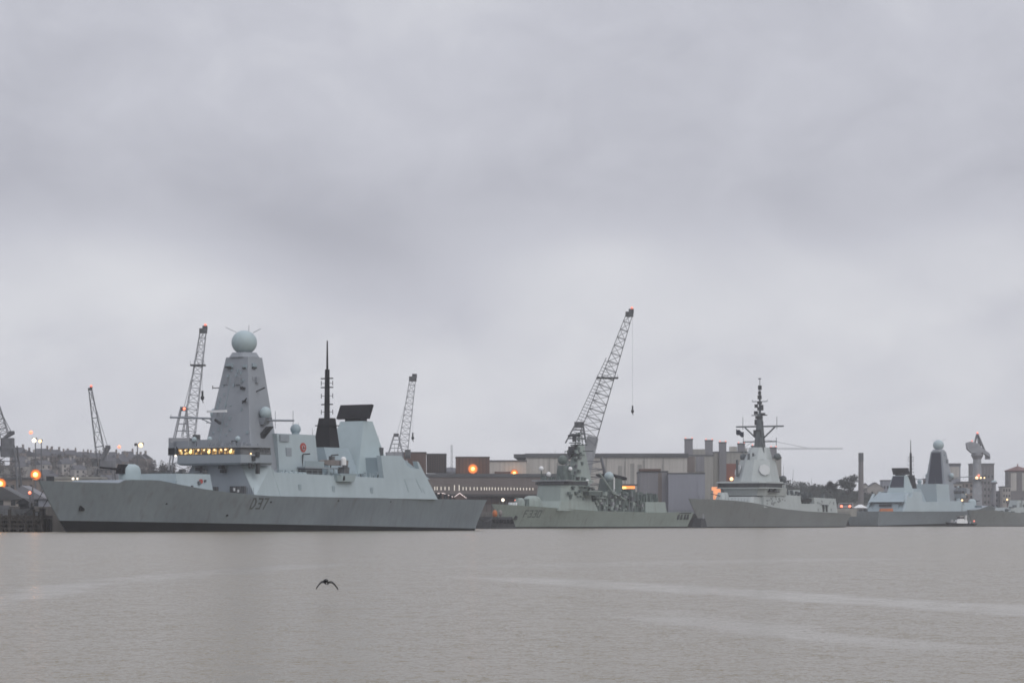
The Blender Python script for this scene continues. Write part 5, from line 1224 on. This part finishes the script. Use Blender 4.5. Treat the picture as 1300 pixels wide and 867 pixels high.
def noi(scale, sx, det, rough, off=(0, 0, 0), dist=0., rot=0.):
    mp = N.new('ShaderNodeMapping'); mp.inputs['Location'].default_value = off; mp.inputs['Rotation'].default_value = (0, 0, R(rot)); mp.inputs['Scale'].default_value = (sx, 1, 1); L.new(cmb.outputs[0], mp.inputs[0])
    n = N.new('ShaderNodeTexNoise'); n.inputs['Scale'].default_value = scale; n.inputs['Detail'].default_value = det; n.inputs['Roughness'].default_value = rough; n.inputs['Distortion'].default_value = dist
    L.new(mp.outputs[0], n.inputs['Vector']); return n.outputs['Fac']
n1 = noi(17, .55, 5, .5, (3.1, 1.7, 0), .5, 14); n2 = noi(46, .7, 5, .55, (7.3, 2.2, 0), .6, -20)
def bank(px, py, sx, sy, rot, amp):                        # a cloud bank: direction and angular size
    a0, e0 = (px - 650) / F, (YH - py) / F; c_, s_ = math.cos(R(rot)), math.sin(R(rot))
    dx = mth('SUBTRACT', az, a0); dy = mth('SUBTRACT', el, e0)
    p = mth('DIVIDE', mth('ADD', mth('MULTIPLY', dx, c_), mth('MULTIPLY', dy, s_)), sx / F); q_ = mth('DIVIDE', mth('SUBTRACT', mth('MULTIPLY', dy, c_), mth('MULTIPLY', dx, s_)), sy / F)
    e = mth('EXPONENT', mth('MULTIPLY', mth('ADD', mth('MULTIPLY', p, p), mth('MULTIPLY', q_, q_)), -1.0)); return mth('MULTIPLY', e, amp)
low = mrange(mth('ADD', el, mth('MULTIPLY', mth('SUBTRACT', n2, .5), .035)), .066, .112, .20, -.06)     # bright clearer air under the cloud base
acc = mth('ADD', mth('ADD', mth('MULTIPLY', mth('SUBTRACT', n1, .5), .42), mth('MULTIPLY', mth('SUBTRACT', n2, .5), .30)), low)
for a_ in ((60, 205, 330, 75, -6, -.13), (420, 320, 200, 75, -18, -.25), (820, 265, 330, 60, -4, -.06), (1290, 235, 110, 60, 0, -.07), (1290, 395, 60, 26, 20, -.13), (560, 405, 120, 34, 12, -.07), (190, 345, 130, 55, -10, .13), (760, 335, 100, 40, 10, .11), (1180, 310, 160, 40, 10, .06), (600, 10, 900, 60, 0, .06)):
    acc = mth('ADD', acc, bank(*a_))
fac = mrange(mth('ADD', acc, .5), .1, .9, 0, 1, False)
cr = N.new('ShaderNodeValToRGB'); e = cr.color_ramp.elements
e[0].position = 0; e[0].color = (.41, .417, .478, 1); e[1].position = 1; e[1].color = (.825, .835, .868, 1); k_ = e.new(.5); k_.color = (.594, .603, .668, 1)
L.new(fac, cr.inputs[0])
zen = mrange(el, .20, 1.3, 1.0, 2.0)
b2 = N.new('ShaderNodeBackground'); L.new(cr.outputs[0], b2.inputs[0]); L.new(mth('MULTIPLY', zen, 1.0), b2.inputs[1])
mx = N.new('ShaderNodeMixShader'); mx.inputs[0].default_value = .93; L.new(b1.outputs[0], mx.inputs[1]); L.new(b2.outputs[0], mx.inputs[2]); L.new(mx.outputs[0], out.inputs[0])

sl = bpy.data.lights.new('sun', 'SUN'); sl.energy = .9; sl.angle = R(40); sl.color = (1, .965, .92)
so = bpy.data.objects.new('sun', sl); col.objects.link(so)
a = R(SUN_AZ); sd = Vector((math.sin(a) * math.cos(R(SUN_EL)), math.cos(a) * math.cos(R(SUN_EL)), math.sin(R(SUN_EL))))
so.rotation_euler = (-sd).to_track_quat('-Z', 'Y').to_euler()

hz = MB().box(-3100, 3100, -100, 5100, -4, 82)
hmx = bpy.data.materials.new('haze'); hmx.use_nodes = True; hn = hmx.node_tree.nodes; hn.clear()
ho = hn.new('ShaderNodeOutputMaterial'); pv = hn.new('ShaderNodeVolumePrincipled'); pv.inputs['Color'].default_value = (.93, .95, 1, 1); pv.inputs['Density'].default_value = .000125; pv.inputs['Anisotropy'].default_value = .2
hmx.node_tree.links.new(pv.outputs[0], ho.inputs['Volume']); MATS['haze'] = hmx
kind(hz.build('haze', 'haze', smooth=False), 'stuff')

cam = bpy.data.cameras.new('camera'); co = bpy.data.objects.new('camera', cam); col.objects.link(co)
co.location = (0, 0, H); co.rotation_euler = (R(90), 0, 0)
cam.sensor_width = 36; cam.lens = 36 * F / 1300; cam.shift_y = (YH - 433.5) / 1300; cam.clip_start = .5; cam.clip_end = 12000
sc.camera = co
vs_ = sc.view_settings; sc.display_settings.display_device = 'sRGB'; vs_.view_transform = 'Standard'; vs_.look = 'None'; vs_.exposure = 0; vs_.gamma = 1; vs_.use_curve_mapping = False
sc.render.engine = 'CYCLES'; cy = sc.cycles
cy.use_denoising = True; cy.max_bounces = 6; cy.diffuse_bounces = 3; cy.glossy_bounces = 3; cy.volume_bounces = 1; cy.transparent_max_bounces = 6
cy.filter_width = 1.7
